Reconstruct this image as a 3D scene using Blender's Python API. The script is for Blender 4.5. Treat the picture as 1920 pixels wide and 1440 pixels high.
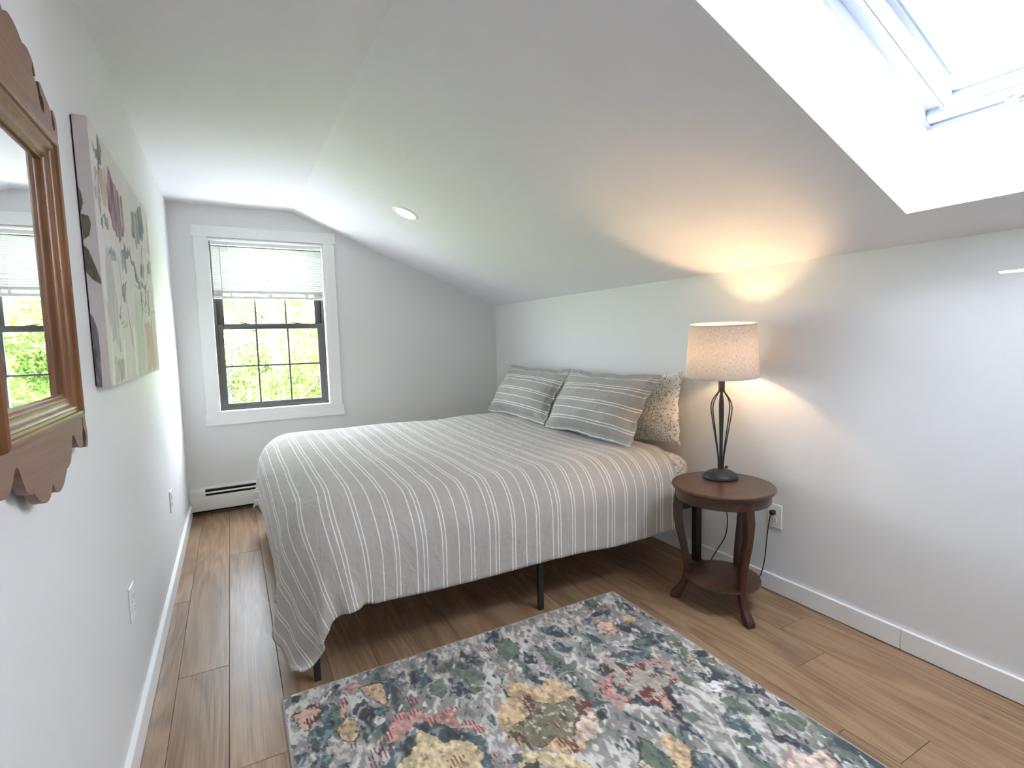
import bpy, bmesh, math, random
import numpy as np
from mathutils import Vector, Matrix
D = bpy.data
COL = bpy.context.scene.collection
for o in list(D.objects): D.objects.remove(o)
rng = random.Random(7)
PI = math.pi

# ------------------------------------------------------------------ camera, sky, exposure
W, H, K, XR = 2.731, 2.407, 1.656, 0.880      # room width, flat ceiling height, knee wall height, where the slope starts
YB = -5.9                                      # wall behind the camera
sc = bpy.context.scene
cam = D.cameras.new('camera'); cam.sensor_width = 36.0; cam.lens = 970.3 / 1920 * 36; cam.clip_start = .02
co = D.objects.new('camera', cam); COL.objects.link(co)
co.location = (0.3546, -4.7084, 1.33)
_p, _r, _y = -0.0889, 0.025, -0.4961           # pitch, roll, yaw
RM = Matrix.Rotation(_y, 3, 'Z') @ Matrix.Rotation(_p, 3, 'X') @ Matrix.Rotation(_r, 3, 'Y')
cx, cy, cz = RM.col[0], RM.col[1], RM.col[2]
co.rotation_euler = Matrix((cx, cz, -cy)).transposed().to_euler()
sc.camera = co
SKY, SUN = 12.0, 36.0
w = D.worlds.new('sky'); sc.world = w; w.use_nodes = True
bg = w.node_tree.nodes['Background']; bg.inputs['Color'].default_value = (.80, .88, 1.0, 1); bg.inputs['Strength'].default_value = SKY
sc.view_settings.view_transform = 'Standard'; sc.view_settings.look = 'None'; sc.view_settings.gamma = 1
sc.view_settings.use_curve_mapping = False
sc.view_settings.exposure = 1.58
sc.cycles.max_bounces = 14; sc.cycles.diffuse_bounces = 8; sc.cycles.glossy_bounces = 4
sc.cycles.transmission_bounces = 6; sc.cycles.transparent_max_bounces = 12
sc.cycles.sample_clamp_indirect = 8.0
BULB_W, SPOT_W = 112.0, 3.0

_sl = D.lights.new('sun', 'SUN'); _sl.energy = SUN; _sl.angle = .0093; _sl.color = (1, .95, .91)
_so = D.objects.new('sun', _sl); COL.objects.link(_so); _so.location = (-6, 1, 8)
_so.rotation_euler = Vector((-.683, .056, .730)).to_track_quat('Z', 'Y').to_euler()

# ------------------------------------------------------------------ helpers
def setp(o, label=None, cat=None, group=None, kind=None):
    if label: o['label'] = label
    if cat: o['category'] = cat
    if group: o['group'] = group
    if kind: o['kind'] = kind
    return o
def empty(name, loc, label=None, cat=None, group=None, kind=None):
    o = D.objects.new(name, None); COL.objects.link(o); o.location = loc; o.empty_display_size = .05
    return setp(o, label, cat, group, kind)
def wloc(o):
    v = Vector(o.location)
    while o.parent: o = o.parent; v += Vector(o.location)
    return v
class MB:
    def __init__(s): s.v = []; s.f = []; s.m = []
    def add(s, vs, fs, mi=0):
        b = len(s.v); s.v += [tuple(map(float, q)) for q in vs]; s.f += [tuple(b + i for i in f) for f in fs]; s.m += [mi] * len(fs); return s
    def box(s, x0, x1, y0, y1, z0, z1, mi=0):
        vs = [(x, y, z) for x in (x0, x1) for y in (y0, y1) for z in (z0, z1)]
        return s.add(vs, [(0, 1, 3, 2), (4, 6, 7, 5), (0, 4, 5, 1), (2, 3, 7, 6), (0, 2, 6, 4), (1, 5, 7, 3)], mi)
    def prism(s, poly, f, a, b, mi=0):            # poly of 2-D points, f(p, t) -> xyz, t from a to b
        n = len(poly); vs = [f(q, a) for q in poly] + [f(q, b) for q in poly]
        return s.add(vs, [tuple(range(n))[::-1], tuple(range(n, 2 * n))] + [(i, (i + 1) % n, n + (i + 1) % n, n + i) for i in range(n)], mi)
    def lathe(s, prof, c=(0, 0, 0), n=32, caps=True, mi=0):
        vs = []; fs = []; m = len(prof)
        for k in range(n):
            t = 2 * PI * k / n
            for r, z in prof: vs.append((c[0] + r * math.cos(t), c[1] + r * math.sin(t), c[2] + z))
        for k in range(n):
            k2 = (k + 1) % n
            for i in range(m - 1): fs.append((k * m + i, k2 * m + i, k2 * m + i + 1, k * m + i + 1))
        if caps:
            fs.append(tuple(k * m for k in range(n))[::-1]); fs.append(tuple(k * m + m - 1 for k in range(n)))
        return s.add(vs, fs, mi)
    def tube(s, pts, r, n=8, mi=0, closed=False):
        pts = [Vector(q) for q in pts]; rs = r if isinstance(r, (list, tuple)) else [r] * len(pts)
        vs = []; fs = []; up = None
        for i, q in enumerate(pts):
            t = (pts[min(i + 1, len(pts) - 1)] - pts[max(i - 1, 0)]).normalized()
            if up is None: up = t.orthogonal().normalized()
            up = (up - t * up.dot(t)).normalized(); side = t.cross(up)
            for k in range(n):
                a = 2 * PI * k / n; vs.append(q + (up * math.cos(a) + side * math.sin(a)) * rs[i])
        for i in range(len(pts) - 1):
            for k in range(n):
                k2 = (k + 1) % n; fs.append((i * n + k, i * n + k2, (i + 1) * n + k2, (i + 1) * n + k))
        fs.append(tuple(range(n))[::-1]); b = (len(pts) - 1) * n; fs.append(tuple(b + k for k in range(n)))
        return s.add(vs, fs, mi)
    def build(s, name, mat, parent=None, bevel=0, seg=1, smooth=35, loc=None):
        me = D.meshes.new(name)
        base = wloc(parent) if parent else Vector(loc or (0, 0, 0))
        me.from_pydata([tuple(Vector(v) - base) for v in s.v], [], s.f)
        bm = bmesh.new(); bm.from_mesh(me)
        bmesh.ops.recalc_face_normals(bm, faces=bm.faces)
        if bevel:
            bmesh.ops.remove_doubles(bm, verts=bm.verts, dist=1e-6)
            es = [e for e in bm.edges if len(e.link_faces) == 2 and e.calc_face_angle(0) > .5]
            bmesh.ops.bevel(bm, geom=es, offset=bevel, segments=seg, affect='EDGES', profile=.5, clamp_overlap=True)
        bm.to_mesh(me); bm.free()
        mats = mat if isinstance(mat, (list, tuple)) else [mat]
        for q in mats: me.materials.append(q)
        if len(mats) > 1 and not bevel:
            for p, mi in zip(me.polygons, s.m): p.material_index = mi
        if smooth:
            me.polygons.foreach_set('use_smooth', [True] * len(me.polygons)); me.set_sharp_from_angle(angle=math.radians(smooth))
        o = D.objects.new(name, me); COL.objects.link(o)
        if parent: o.parent = parent
        else: o.location = base
        return o
def box(name, mat, parent, x0, x1, y0, y1, z0, z1, bevel=.002, **k):
    return MB().box(x0, x1, y0, y1, z0, z1).build(name, mat, parent, bevel=bevel, **k)
def grid_obj(name, P, mat, parent=None, uv=None, col=None, loc=(0, 0, 0), closed=False):
    nu, nv = P.shape[:2]; base = wloc(parent) if parent else Vector(loc)
    me = D.meshes.new(name); idx = np.arange(nu * nv).reshape(nu, nv)
    q = np.stack([idx[:-1, :-1], idx[1:, :-1], idx[1:, 1:], idx[:-1, 1:]], -1).reshape(-1, 4)
    me.vertices.add(nu * nv); me.vertices.foreach_set('co', (P.reshape(-1, 3) - np.array(base)).astype(np.float32).ravel())
    me.loops.add(q.size); me.loops.foreach_set('vertex_index', q.ravel().astype(np.int32))
    me.polygons.add(len(q)); me.polygons.foreach_set('loop_start', np.arange(0, q.size, 4, dtype=np.int32))
    me.polygons.foreach_set('use_smooth', np.ones(len(q), dtype=bool))
    me.update(calc_edges=True)
    if uv is not None:
        l = me.uv_layers.new(name='UVMap'); l.data.foreach_set('uv', uv.reshape(-1, 2)[q.ravel()].astype(np.float32).ravel())
    if col is not None:
        a = me.color_attributes.new('Col', 'FLOAT_COLOR', 'POINT')
        c = np.ones((nu * nv, 4), np.float32); c[:, :3] = col.reshape(-1, 3); a.data.foreach_set('color', c.ravel())
    me.materials.append(mat)
    o = D.objects.new(name, me); COL.objects.link(o)
    if parent: o.parent = parent
    else: o.location = base
    return o
_nr = np.random.default_rng(11)
_LAT = _nr.random((64, 64))
def vnoise(x, y, f=1.0, ox=0.0):
    x = np.asarray(x) * f + ox; y = np.asarray(y) * f + ox * 1.7
    xi = np.floor(x).astype(int); yi = np.floor(y).astype(int); a = x - xi; b = y - yi
    a = a * a * (3 - 2 * a); b = b * b * (3 - 2 * b); g = lambda i, j: _LAT[(xi + i) % 64, (yi + j) % 64]
    return (g(0, 0) * (1 - a) + g(1, 0) * a) * (1 - b) + (g(0, 1) * (1 - a) + g(1, 1) * a) * b
def fbm(x, y, f=1.0, o=3, ox=0.0):
    s = 0; t = 0; a = 1
    for k in range(o): s = s + a * vnoise(x, y, f * 2 ** k, ox + 13.7 * k); t += a; a *= .55
    return s / t

# ------------------------------------------------------------------ materials
class NT:
    def __init__(s, name):
        s.m = D.materials.new(name); s.m.use_nodes = True; s.t = s.m.node_tree
        s.b = s.t.nodes['Principled BSDF']; s.out = s.t.nodes['Material Output']
    def n(s, typ, **k):
        q = s.t.nodes.new(typ)
        for a, v in k.items(): setattr(q, a, v)
        return q
    def l(s, a, b): s.t.links.new(a, b)
    def val(s, sock, v):
        if hasattr(v, 'is_linked') or isinstance(v, bpy.types.NodeSocket): s.l(v, sock)
        else: sock.default_value = v
    def math(s, op, a, b=0.0, c=None):
        q = s.n('ShaderNodeMath', operation=op); s.val(q.inputs[0], a); s.val(q.inputs[1], b)
        if c is not None: s.val(q.inputs[2], c)
        return q.outputs[0]
    def mix(s, f, a, b, blend='MIX'):
        q = s.n('ShaderNodeMix', data_type='RGBA', blend_type=blend); s.val(q.inputs[0], f)
        for i, v in ((6, a), (7, b)):
            if isinstance(v, bpy.types.NodeSocket): s.l(v, q.inputs[i])
            else: q.inputs[i].default_value = (*v, 1)
        return q.outputs[2]
    def coord(s, which='Object', scale=(1, 1, 1), add=None):
        c = s.n('ShaderNodeTexCoord').outputs[which]
        q = s.n('ShaderNodeMapping'); s.l(c, q.inputs[0]); q.inputs['Scale'].default_value = scale
        if add is not None: s.l(add, q.inputs['Location'])
        return q.outputs[0]
    def noise(s, vec, scale, detail=3, rough=.5, dist=0):
        q = s.n('ShaderNodeTexNoise'); s.l(vec, q.inputs['Vector']); q.inputs['Scale'].default_value = scale
        q.inputs['Detail'].default_value = detail; q.inputs['Roughness'].default_value = rough; q.inputs['Distortion'].default_value = dist
        return q.outputs['Fac']
    def ramp(s, f, stops):
        q = s.n('ShaderNodeValToRGB'); s.l(f, q.inputs[0]); e = q.color_ramp.elements
        while len(e) < len(stops): e.new(.5)
        for el, (p, c) in zip(e, stops): el.position = p; el.color = (*c, 1) if len(c) == 3 else c
        return q.outputs[0]
    def bump(s, h, strength=.2, dist=.01):
        q = s.n('ShaderNodeBump'); s.l(h, q.inputs['Height']); q.inputs['Strength'].default_value = strength; q.inputs['Distance'].default_value = dist
        s.l(q.outputs[0], s.b.inputs['Normal'])
    def base(s, c, rough=.5, metal=0, spec=.5):
        s.val(s.b.inputs['Base Color'], (*c, 1) if isinstance(c, tuple) else c)
        s.b.inputs['Roughness'].default_value = rough; s.b.inputs['Metallic'].default_value = metal; s.b.inputs['Specular IOR Level'].default_value = spec
        return s
def simple(name, c, rough=.5, metal=0, var=.06, scale=30, bump=.05, spec=.5):
    t = NT(name); v = t.noise(t.coord(), scale)
    t.base(t.mix(v, tuple(q * (1 - var) for q in c), tuple(min(1, q * (1 + var)) for q in c)), rough, metal, spec)
    if bump: t.bump(v, bump, .002)
    return t.m
M_wall = simple('painted_wall', (.764, .764, .766), .6, var=.012, scale=220, bump=.12, spec=.3)
M_ceil = simple('painted_ceiling', (.792, .778, .828), .7, var=.012, scale=200, bump=.12, spec=.2)
M_trim = simple('white_trim_paint', (.86, .86, .86), .35, var=.01, scale=60, bump=.02)
M_white = simple('white_plastic', (.84, .84, .83), .35, var=.01, bump=.01)
M_bronze = simple('dark_bronze_frame', (.075, .072, .066), .45, var=.1, bump=.03)
M_black = simple('black_metal', (.018, .018, .019), .42, var=.15, scale=80, bump=.05)
M_slot = simple('dark_void', (.008, .008, .008), .8, var=.1, bump=0)
M_heat = simple('cream_enamel', (.78, .78, .74), .4, var=.015, bump=.02)
M_blind = NT('blind_vinyl'); M_blind.base((.88, .88, .86), .4)
M_blind.b.inputs['Subsurface Weight'].default_value = 0
_tr = M_blind.n('ShaderNodeBsdfTranslucent'); _tr.inputs[0].default_value = (.9, .9, .86, 1)
_mx = M_blind.n('ShaderNodeMixShader'); _mx.inputs[0].default_value = .025
_nz = M_blind.noise(M_blind.coord(), 40); M_blind.l(M_blind.mix(_nz, (.66, .66, .65), (.70, .70, .69)), M_blind.b.inputs['Base Color'])
M_blind.l(M_blind.b.outputs[0], _mx.inputs[1]); M_blind.l(_tr.outputs[0], _mx.inputs[2]); M_blind.l(_mx.outputs[0], M_blind.out.inputs[0]); M_blind = M_blind.m
def glass(name, fac):
    t = NT(name); a = t.n('ShaderNodeBsdfTransparent'); g = t.n('ShaderNodeBsdfGlossy'); g.inputs['Roughness'].default_value = .02
    f = t.n('ShaderNodeLayerWeight'); f.inputs[0].default_value = .5; m = t.n('ShaderNodeMixShader')      # two-sided thin pane: Schlick reflection on the facing angle
    t.l(t.math('MULTIPLY_ADD', t.math('POWER', f.outputs['Facing'], 5.0), .9 * fac, .05 * fac), m.inputs[0]); t.l(a.outputs[0], m.inputs[1]); t.l(g.outputs[0], m.inputs[2]); t.l(m.outputs[0], t.out.inputs[0])
    a.inputs[0].default_value = (.97, .99, .98, 1)
    return t.m
M_glass = glass('window_glass', 1.0)
t = NT('mirror_silver'); t.base((.90, .91, .91), .015, 1.0); M_mirror = t.m
def wood(name, c0, c1, c2, rough, axis=1, ring=9, fine=120, perobj=False, bump=.12, coat=0, rg=.05, rs=55.0):
    t = NT(name); add = None
    if perobj:
        oi = t.n('ShaderNodeObjectInfo'); cb = t.n('ShaderNodeCombineXYZ')
        for k, mlt in enumerate((7.3, 17.1, 3.7)): t.l(t.math('MULTIPLY', oi.outputs['Random'], mlt), cb.inputs[k])
        add = cb.outputs[0]
    sc1 = [1, 1, 1]; sc1[axis] = .09
    v = t.coord('Object', tuple(sc1), add)
    n1 = t.noise(v, ring, 2, .5, 1.2)
    rings = t.math('SINE', t.math('MULTIPLY', n1, rs))
    sc2 = [1, 1, 1]; sc2[axis] = .022
    v2 = t.coord('Object', tuple(sc2), add)
    n2 = t.noise(v2, fine, 4, .6)
    n3 = t.noise(t.coord('Object', tuple(.35 if k == axis else 1 for k in range(3)), add), 4.0, 2)
    f = t.math('ADD', t.math('MULTIPLY', rings, rg), t.math('ADD', t.math('MULTIPLY', n2, .55), t.math('MULTIPLY', n3, .45)))
    col = t.ramp(f, [(.25, c0), (.52, c1), (.80, c2)])
    if perobj:
        r2 = t.math('FRACT', t.math('MULTIPLY', oi.outputs['Random'], 31.7))
        col = t.mix(t.math('MULTIPLY', r2, .30), col, t.mix(.5, col, c0))
        vo = t.n('ShaderNodeTexVoronoi'); t.l(t.coord('Object', (1, .6, 1), add), vo.inputs['Vector']); vo.inputs['Scale'].default_value = 3.2
        kn = t.ramp(vo.outputs['Distance'], [(.0, (1, 1, 1)), (.045, (0, 0, 0))])
        col = t.mix(t.math('MULTIPLY', kn, .8), col, tuple(q * .35 for q in c0))
    t.base(col, rough); t.b.inputs['Coat Weight'].default_value = coat; t.b.inputs['Coat Roughness'].default_value = .25
    t.bump(t.math('ADD', n2, t.math('MULTIPLY', rings, rg)), bump, .002)
    return t.m
M_floor = wood('oak_plank', (.165, .092, .048), (.315, .198, .112), (.45, .305, .19), .36, 1, 7, 150, True, .20, 0, .085, 38.0)
M_walnut_leg = wood('stained_walnut_leg', (.022, .006, .003), (.058, .017, .008), (.095, .030, .014), .34, 2, 10, 130, False, .04, .3)
M_walnut = wood('stained_walnut', (.016, .005, .0025), (.062, .021, .009), (.135, .052, .023), .30, 0, 10, 130, False, .05, .3)
M_pine = wood('antique_pine', (.072, .023, .005), (.165, .060, .014), (.25, .105, .030), .34, 2, 8, 140, False, .08, .2)
M_pine_pinklit = wood('antique_pine_pink_lit', (.12, .052, .030), (.19, .088, .054), (.25, .125, .080), .42, 1, 8, 140, False, .08, .1)  # same pine, with the pinkish cast of the light put into its colour

# ------------------------------------------------------------------ room shell
slope = Vector((W - XR, 0, K - H)); SLEN = slope.length; sdir = slope.normalized(); nrm = Vector((-sdir.z, 0, sdir.x))
def SL(s, y, n): return Vector((XR, 0, H)) + sdir * s + nrm * n + Vector((0, y, 0))     # a point on the sloped ceiling: down-slope, along, outwards
S0, S1, Y0, Y1, DEP = .35, 1.775, -4.49, -3.714, .347; SU = .775                                       # skylight opening and depth of its well
def struct(o): o['kind'] = 'structure'; return o
T = .16
xz = lambda q, t: (q[0], t, q[1])
OX0, OX1, OZ0, OZ1 = .249, 1.101, .786, 2.159                                            # window opening
m = MB()
for poly in ([(-T, -.1), (OX0, -.1), (OX0, H + .1), (-T, H + .1)], [(OX0, -.1), (OX1, -.1), (OX1, OZ0), (OX0, OZ0)],
             [(OX0, OZ1), (OX1, OZ1), (OX1, H + .1), (OX0, H + .1)], [(OX1, -.1), (W + T, -.1), (W + T, K + .1), (W, K + .1), (OX1, H + .1)]):
    m.prism(poly, xz, 0, T)
struct(m.build('wall_far', M_wall, smooth=0))
struct(MB().box(-T, 0, YB - T, 0, -.1, H + .1).build('wall_left', M_wall, smooth=0))
struct(MB().box(W, W + T, YB - T, 0, -.1, K + .06).build('wall_right', M_wall, smooth=0))
struct(MB().prism([(-T, -.1), (W + T, -.1), (W + T, K + .1), (W, K + .1), (XR + .2, H + .1), (-T, H + .1)], xz, YB - T, YB).build('wall_back', M_wall, smooth=0))
m = MB()
m.box(-T, XR, YB - T, T, H, H + .05)
def slab(m, s0, s1, y0, y1, n0=0, n1=.05):
    vs = [SL(s, y, n) for s in (s0, s1) for y in (y0, y1) for n in (n0, n1)]
    return m.add(vs, [(0, 1, 3, 2), (4, 6, 7, 5), (0, 4, 5, 1), (2, 3, 7, 6), (0, 2, 6, 4), (1, 5, 7, 3)])
SE = SLEN + .12
slab(m, 0, S0, YB - T, T); slab(m, S1, SE, YB - T, T); slab(m, S0, S1, Y1, T); slab(m, S0, S1, YB - T, Y0)
ceil = struct(m.build('ceiling', M_ceil, smooth=0))
m = MB()
cap = [(S0, .0502), (SU, DEP + .04), (SU - .03, DEP + .07), (S0 - .03, .0502)]                # the top side of the well flares up to the window
m.prism(cap, lambda q, y: tuple(SL(q[0], y, q[1])), Y0 - .03, Y1 + .03)
slab(m, S1, S1 + .03, Y0 - .03, Y1 + .03, .0502, DEP + .04)
slab(m, S0, S1, Y1, Y1 + .03, .0502, DEP + .04); slab(m, S0, S1, Y0 - .03, Y0, .0502, DEP + .04)
well = m.build('skylight_well', M_ceil, ceil, smooth=0); well['label'] = 'white boxed well of the skylight cut through the sloped ceiling'

# floor: every plank is a part
fl = struct(MB().box(-T, W + T, YB - T, T, -.1, -.012).build('floor', M_slot, smooth=0))
PW, X0P = .181, .087
rows = [(.001, X0P)] + [(X0P + k * PW, min(X0P + (k + 1) * PW, W - .001)) for k in range(15)]
rows = [r for r in rows if r[0] < W - .01]
known = {0: -1.05 - .55, 1: -2.33, 2: -1.051, 8: -2.46, 11: -1.9, 12: -3.965, 14: -3.32}
PL = 1.9
for i, (xa, xb) in enumerate(rows):
    j = known.get(i, -rng.uniform(.3, 1.9)); cuts = [j]
    while cuts[-1] > YB + .05: cuts.append(cuts[-1] - PL)
    while cuts[0] < -.05 - PL: cuts.insert(0, cuts[0] + PL)
    ys = [-.001] + [c for c in cuts if YB + .08 < c < -.08] + [YB + .001]
    for a, b in zip(ys, ys[1:]):
        g = .0006
        q = MB().box(xa + g, xb - g, b + g, a - g, -.012, 0).build('plank', M_floor, fl, bevel=.0013, smooth=0)
        c = Vector(((xa + xb) / 2, (a + b) / 2, 0)); q.data.transform(Matrix.Translation(-c)); q.location = c + Vector(q.location)
        # keep the pivot in the plank so that its grain is its own
BH, BT = .0904, .015
def bboard(name, segs):
    e = struct(empty(name, (segs[0][0], segs[0][2], 0)))
    for s in segs: box('board', M_trim, e, *s, .003, BH, bevel=.0015)
    return e
BH, BT = .097, .018
bboard('baseboard_left', [(0, BT, -3.6, -.085), (0, BT, YB, -3.602)])
BH, BT = .0904, .015
bboard('baseboard_right', [(W - BT, W, -3.667, -.02), (W - BT - .001, W, YB, -3.6695)])
bboard('baseboard_back', [(BT, W - BT, YB, YB + BT)])
bboard('baseboard_far', [(2.3, W - BT, -BT, 0)])

# ------------------------------------------------------------------ far window (window_1) with casing
win = struct(empty('window_1', (.675, 0, OZ0)))
win['label'] = 'double hung window with dark bronze sashes and white flat casing'
def wb(name, mat, *b, parent=win, bevel=.0015): return box(name, mat, parent, *b, bevel=bevel)
wb('head_casing', M_trim, .147, 1.2035, -.020, 0, 2.164, 2.252)
for a, b in ((.159, .2515), (1.0985, 1.1925)): wb('side_casing', M_trim, a, b, -.018, 0, OZ0 - .002, 2.164)
wb('apron', M_trim, .149, 1.2085, -.019, 0, .696, .784)
for b in ((OX0, OX0 + .010, -.016, .06, OZ0, OZ1), (OX1 - .010, OX1, -.016, .06, OZ0, OZ1), (OX0, OX1, -.016, .06, OZ1 - .010, OZ1), (OX0, OX1, -.018, .06, OZ0 - .002, OZ0 + .016)):
    wb('jamb', M_trim, *b)
fx0, fx1, fz0, fz1 = OX0 + .002, OX1 - .002, OZ0 + .002, OZ1 - .002
fr = MB()
fr.box(fx0, fx0 + .028, .06, .15, fz0, fz1); fr.box(fx1 - .028, fx1, .06, .15, fz0, fz1); fr.box(fx0 + .028, fx1 - .028, .06, .15, fz1 - .03, fz1); fr.box(fx0 + .028, fx1 - .028, .06, .15, fz0, fz0 + .04)
fr.build('frame', M_bronze, win, bevel=.002)
def sash(name, y, z0, z1, x0, x1, st, tr, br, ncol, nrow):
    m = MB(); m.box(x0, x0 + st, y, y + .032, z0, z1); m.box(x1 - st, x1, y, y + .032, z0, z1); m.box(x0 + st, x1 - st, y, y + .032, z1 - tr, z1); m.box(x0 + st, x1 - st, y, y + .032, z0, z0 + br)
    s = m.build(name, M_bronze, win, bevel=.0025)
    gx0, gx1, gz0, gz1 = x0 + st, x1 - st, z0 + br, z1 - tr; g = .007
    cxs = [gx0 + (gx1 - gx0) * k / ncol for k in range(ncol + 1)]; czs = [gz0 + (gz1 - gz0) * k / nrow for k in range(nrow + 1)]
    for k in range(1, ncol): MB().box(cxs[k] - g, cxs[k] + g, y + .009, y + .023, gz0 - .003, gz1 + .003).build('muntin', M_bronze, s, bevel=.002)
    for k in range(1, nrow): MB().box(gx0 - .003, gx1 + .003, y + .0095, y + .0225, czs[k] - g, czs[k] + g).build('muntin', M_bronze, s, bevel=.002)
    for i in range(ncol):
        for j in range(nrow):
            MB().add([(cxs[i], y + .016, czs[j]), (cxs[i + 1], y + .016, czs[j]), (cxs[i + 1], y + .016, czs[j + 1]), (cxs[i], y + .016, czs[j + 1])], [(0, 1, 2, 3)]).build('pane', M_glass, s, smooth=0)
    return s
sash('lower_sash', .066, .822, 1.494, fx0 + .024, fx1 - .024, .041, .040, .032, 3, 2)
sash('upper_sash', .104, 1.460, fz1 - .025, fx0 + .026, fx1 - .026, .052, .045, .040, 3, 2)
for x in (.476, .872):
    m = MB(); m.box(x - .032, x + .032, .068, .092, 1.494, 1.5)
    m.lathe([(.016, 0), (.016, .006), (.009, .010)], (x, .080, 1.5), 14); m.tube([(x, .08, 1.506), (x - .02, .076, 1.509), (x - .042, .072, 1.508)], [.005, .0045, .004], 6)
    m.build('sash_lock', M_bronze, win, bevel=0)

# mini blind hanging in the opening
bl = empty('window_blind', (.675, .03, 2.14), 'white mini blind with tilt wand, lowered a third over the far window', 'blind')
box('head_rail', M_white, bl, .268, 1.086, .014, .042, 2.113, 2.140)
ztop, zbot = 2.100, 1.742
NS = 20
for k in range(NS):
    z = ztop - (ztop - zbot) * (k + .5) / NS; q = MB(); pts = []
    for a in range(5):
        u = (a - 2) / 2 * .0125; ang = math.radians(58)
        yy = .029 - u * math.cos(ang); zz = z + u * math.sin(ang) + .002 * (1 - (a - 2) ** 2 / 4)
        pts.append((yy, zz))
    vs = [(x, p[0], p[1]) for x in (.271, 1.083) for p in pts]
    q.add(vs, [(a, a + 1, a + 6, a + 5) for a in range(4)]).build('slat', M_blind, bl, smooth=60)
m = MB()
for k in range(5): m.box(.270, 1.084, .018, .041, zbot - .020 + k * .0052 - .004, zbot - .020 + k * .0052 - .0022)
sk = m.build('stacked_slats', M_blind, bl, smooth=0); sk['kind'] = 'stuff'
box('bottom_rail', M_white, bl, .266, 1.087, .015, .043, 1.694, 1.716, bevel=.004)
for x in (.393, .676, .957):
    box('clip', M_white, bl, x - .011, x + .011, .0135, .020, 1.710, 1.738)
    MB().tube([(x, .0155, 2.115), (x, .0155, 1.735)], .0008, 5).build('ladder_cord', M_white, bl)
MB().tube([(.329, .008, 2.10), (.329, .007, 2.06), (.331, .006, 1.56)], .0036, 8).build('tilt_wand', simple('clear_wand', (.62, .62, .60), .25), bl)

# ------------------------------------------------------------------ skylight (window_2)
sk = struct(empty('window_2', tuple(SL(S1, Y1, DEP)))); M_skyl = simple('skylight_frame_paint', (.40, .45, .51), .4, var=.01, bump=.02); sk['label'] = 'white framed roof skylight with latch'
def ring(name, mat, a, b, n0, n1, par=sk):      # a rectangular ring between insets a and b: four mitred rails
    qo = [(SU + a, Y0 + a), (S1 - a, Y0 + a), (S1 - a, Y1 - a), (SU + a, Y1 - a)]; qi = [(SU + b, Y0 + b), (S1 - b, Y0 + b), (S1 - b, Y1 - b), (SU + b, Y1 - b)]
    for k in range(4):
        j = (k + 1) % 4
        MB().prism([qo[k], qo[j], qi[j], qi[k]], lambda q, n: tuple(SL(q[0], q[1], n)), n0, n1).build(name, mat, par, smooth=0)
ring('frame_rail', M_skyl, .0, .014, DEP - .012, DEP + .05)
ring('frame_rail', M_skyl, .014, .060, DEP + .020, DEP + .06)
ring('frame_rail', M_skyl, .060, .070, DEP + .006, DEP + .06)
ring('sash_rail', M_skyl, .074, .104, DEP + .004, DEP + .055)
ring('glazing_bead', M_skyl, .104, .128, DEP + .026, DEP + .055)
# rounded rail along the low edge, where the sash meets the well
m = MB(); prof = [(.012, .020), (.020, -.006), (.034, -.014), (.050, -.012), (.062, .0), (.066, .03), (.012, .03)]
m.prism(prof, lambda q, y: tuple(SL(S1 - q[0], y, DEP + q[1])), Y0 + .016, Y1 - .016)
m.build('bottom_rail', M_skyl, sk, smooth=40)
M_gask = simple('grey_gasket', (.10, .15, .18), .5, bump=0)
m = MB(); slab(m, SU + .13, S1 - .195, Y1 - .134, Y1 - .126, DEP + .02, DEP + .034); m.build('side_gasket', M_gask, sk, smooth=0)
m = MB(); m.add([SL(SU + .1, Y0 + .1, DEP + .04), SL(S1 - .1, Y0 + .1, DEP + .04), SL(S1 - .1, Y1 - .1, DEP + .04), SL(SU + .1, Y1 - .1, DEP + .04)], [(0, 1, 2, 3)])
m.build('pane', M_glass, sk, smooth=0)
yl = -3.955
m = MB(); m.tube([SL(S1 - .030, yl, DEP - .012), SL(S1 - .020, yl - .002, DEP - .030), SL(S1 - .004, yl - .004, DEP - .040), SL(S1 + .004 - .02, yl - .008, DEP - .058)], [.016, .015, .012, .008], 12)
m.tube([SL(S1 - .030, yl + .018, DEP - .010), SL(S1 - .030, yl - .022, DEP - .010)], .006, 8)
m.build('latch', M_skyl, sk)

# sampling aids that open on the sky through the two windows
def portal(name, loc, xa, ya, sx, sy):
    l = D.lights.new(name, 'AREA'); l.shape = 'RECTANGLE'; l.size = sx; l.size_y = sy; l.cycles.is_portal = True
    o = D.objects.new(name, l); COL.objects.link(o); xa = Vector(xa).normalized(); ya = Vector(ya).normalized(); za = xa.cross(ya)
    o.rotation_euler = Matrix((xa, ya, za)).transposed().to_euler(); o.location = loc
portal('window_portal', (.675, .19, 1.47), (0, 0, 1), (1, 0, 0), 1.5, .9)
portal('skylight_portal', tuple(SL((SU + S1) / 2, (Y0 + Y1) / 2, DEP + .08)), sdir, (0, 1, 0), S1 - SU + .1, Y1 - Y0 + .1)


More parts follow.
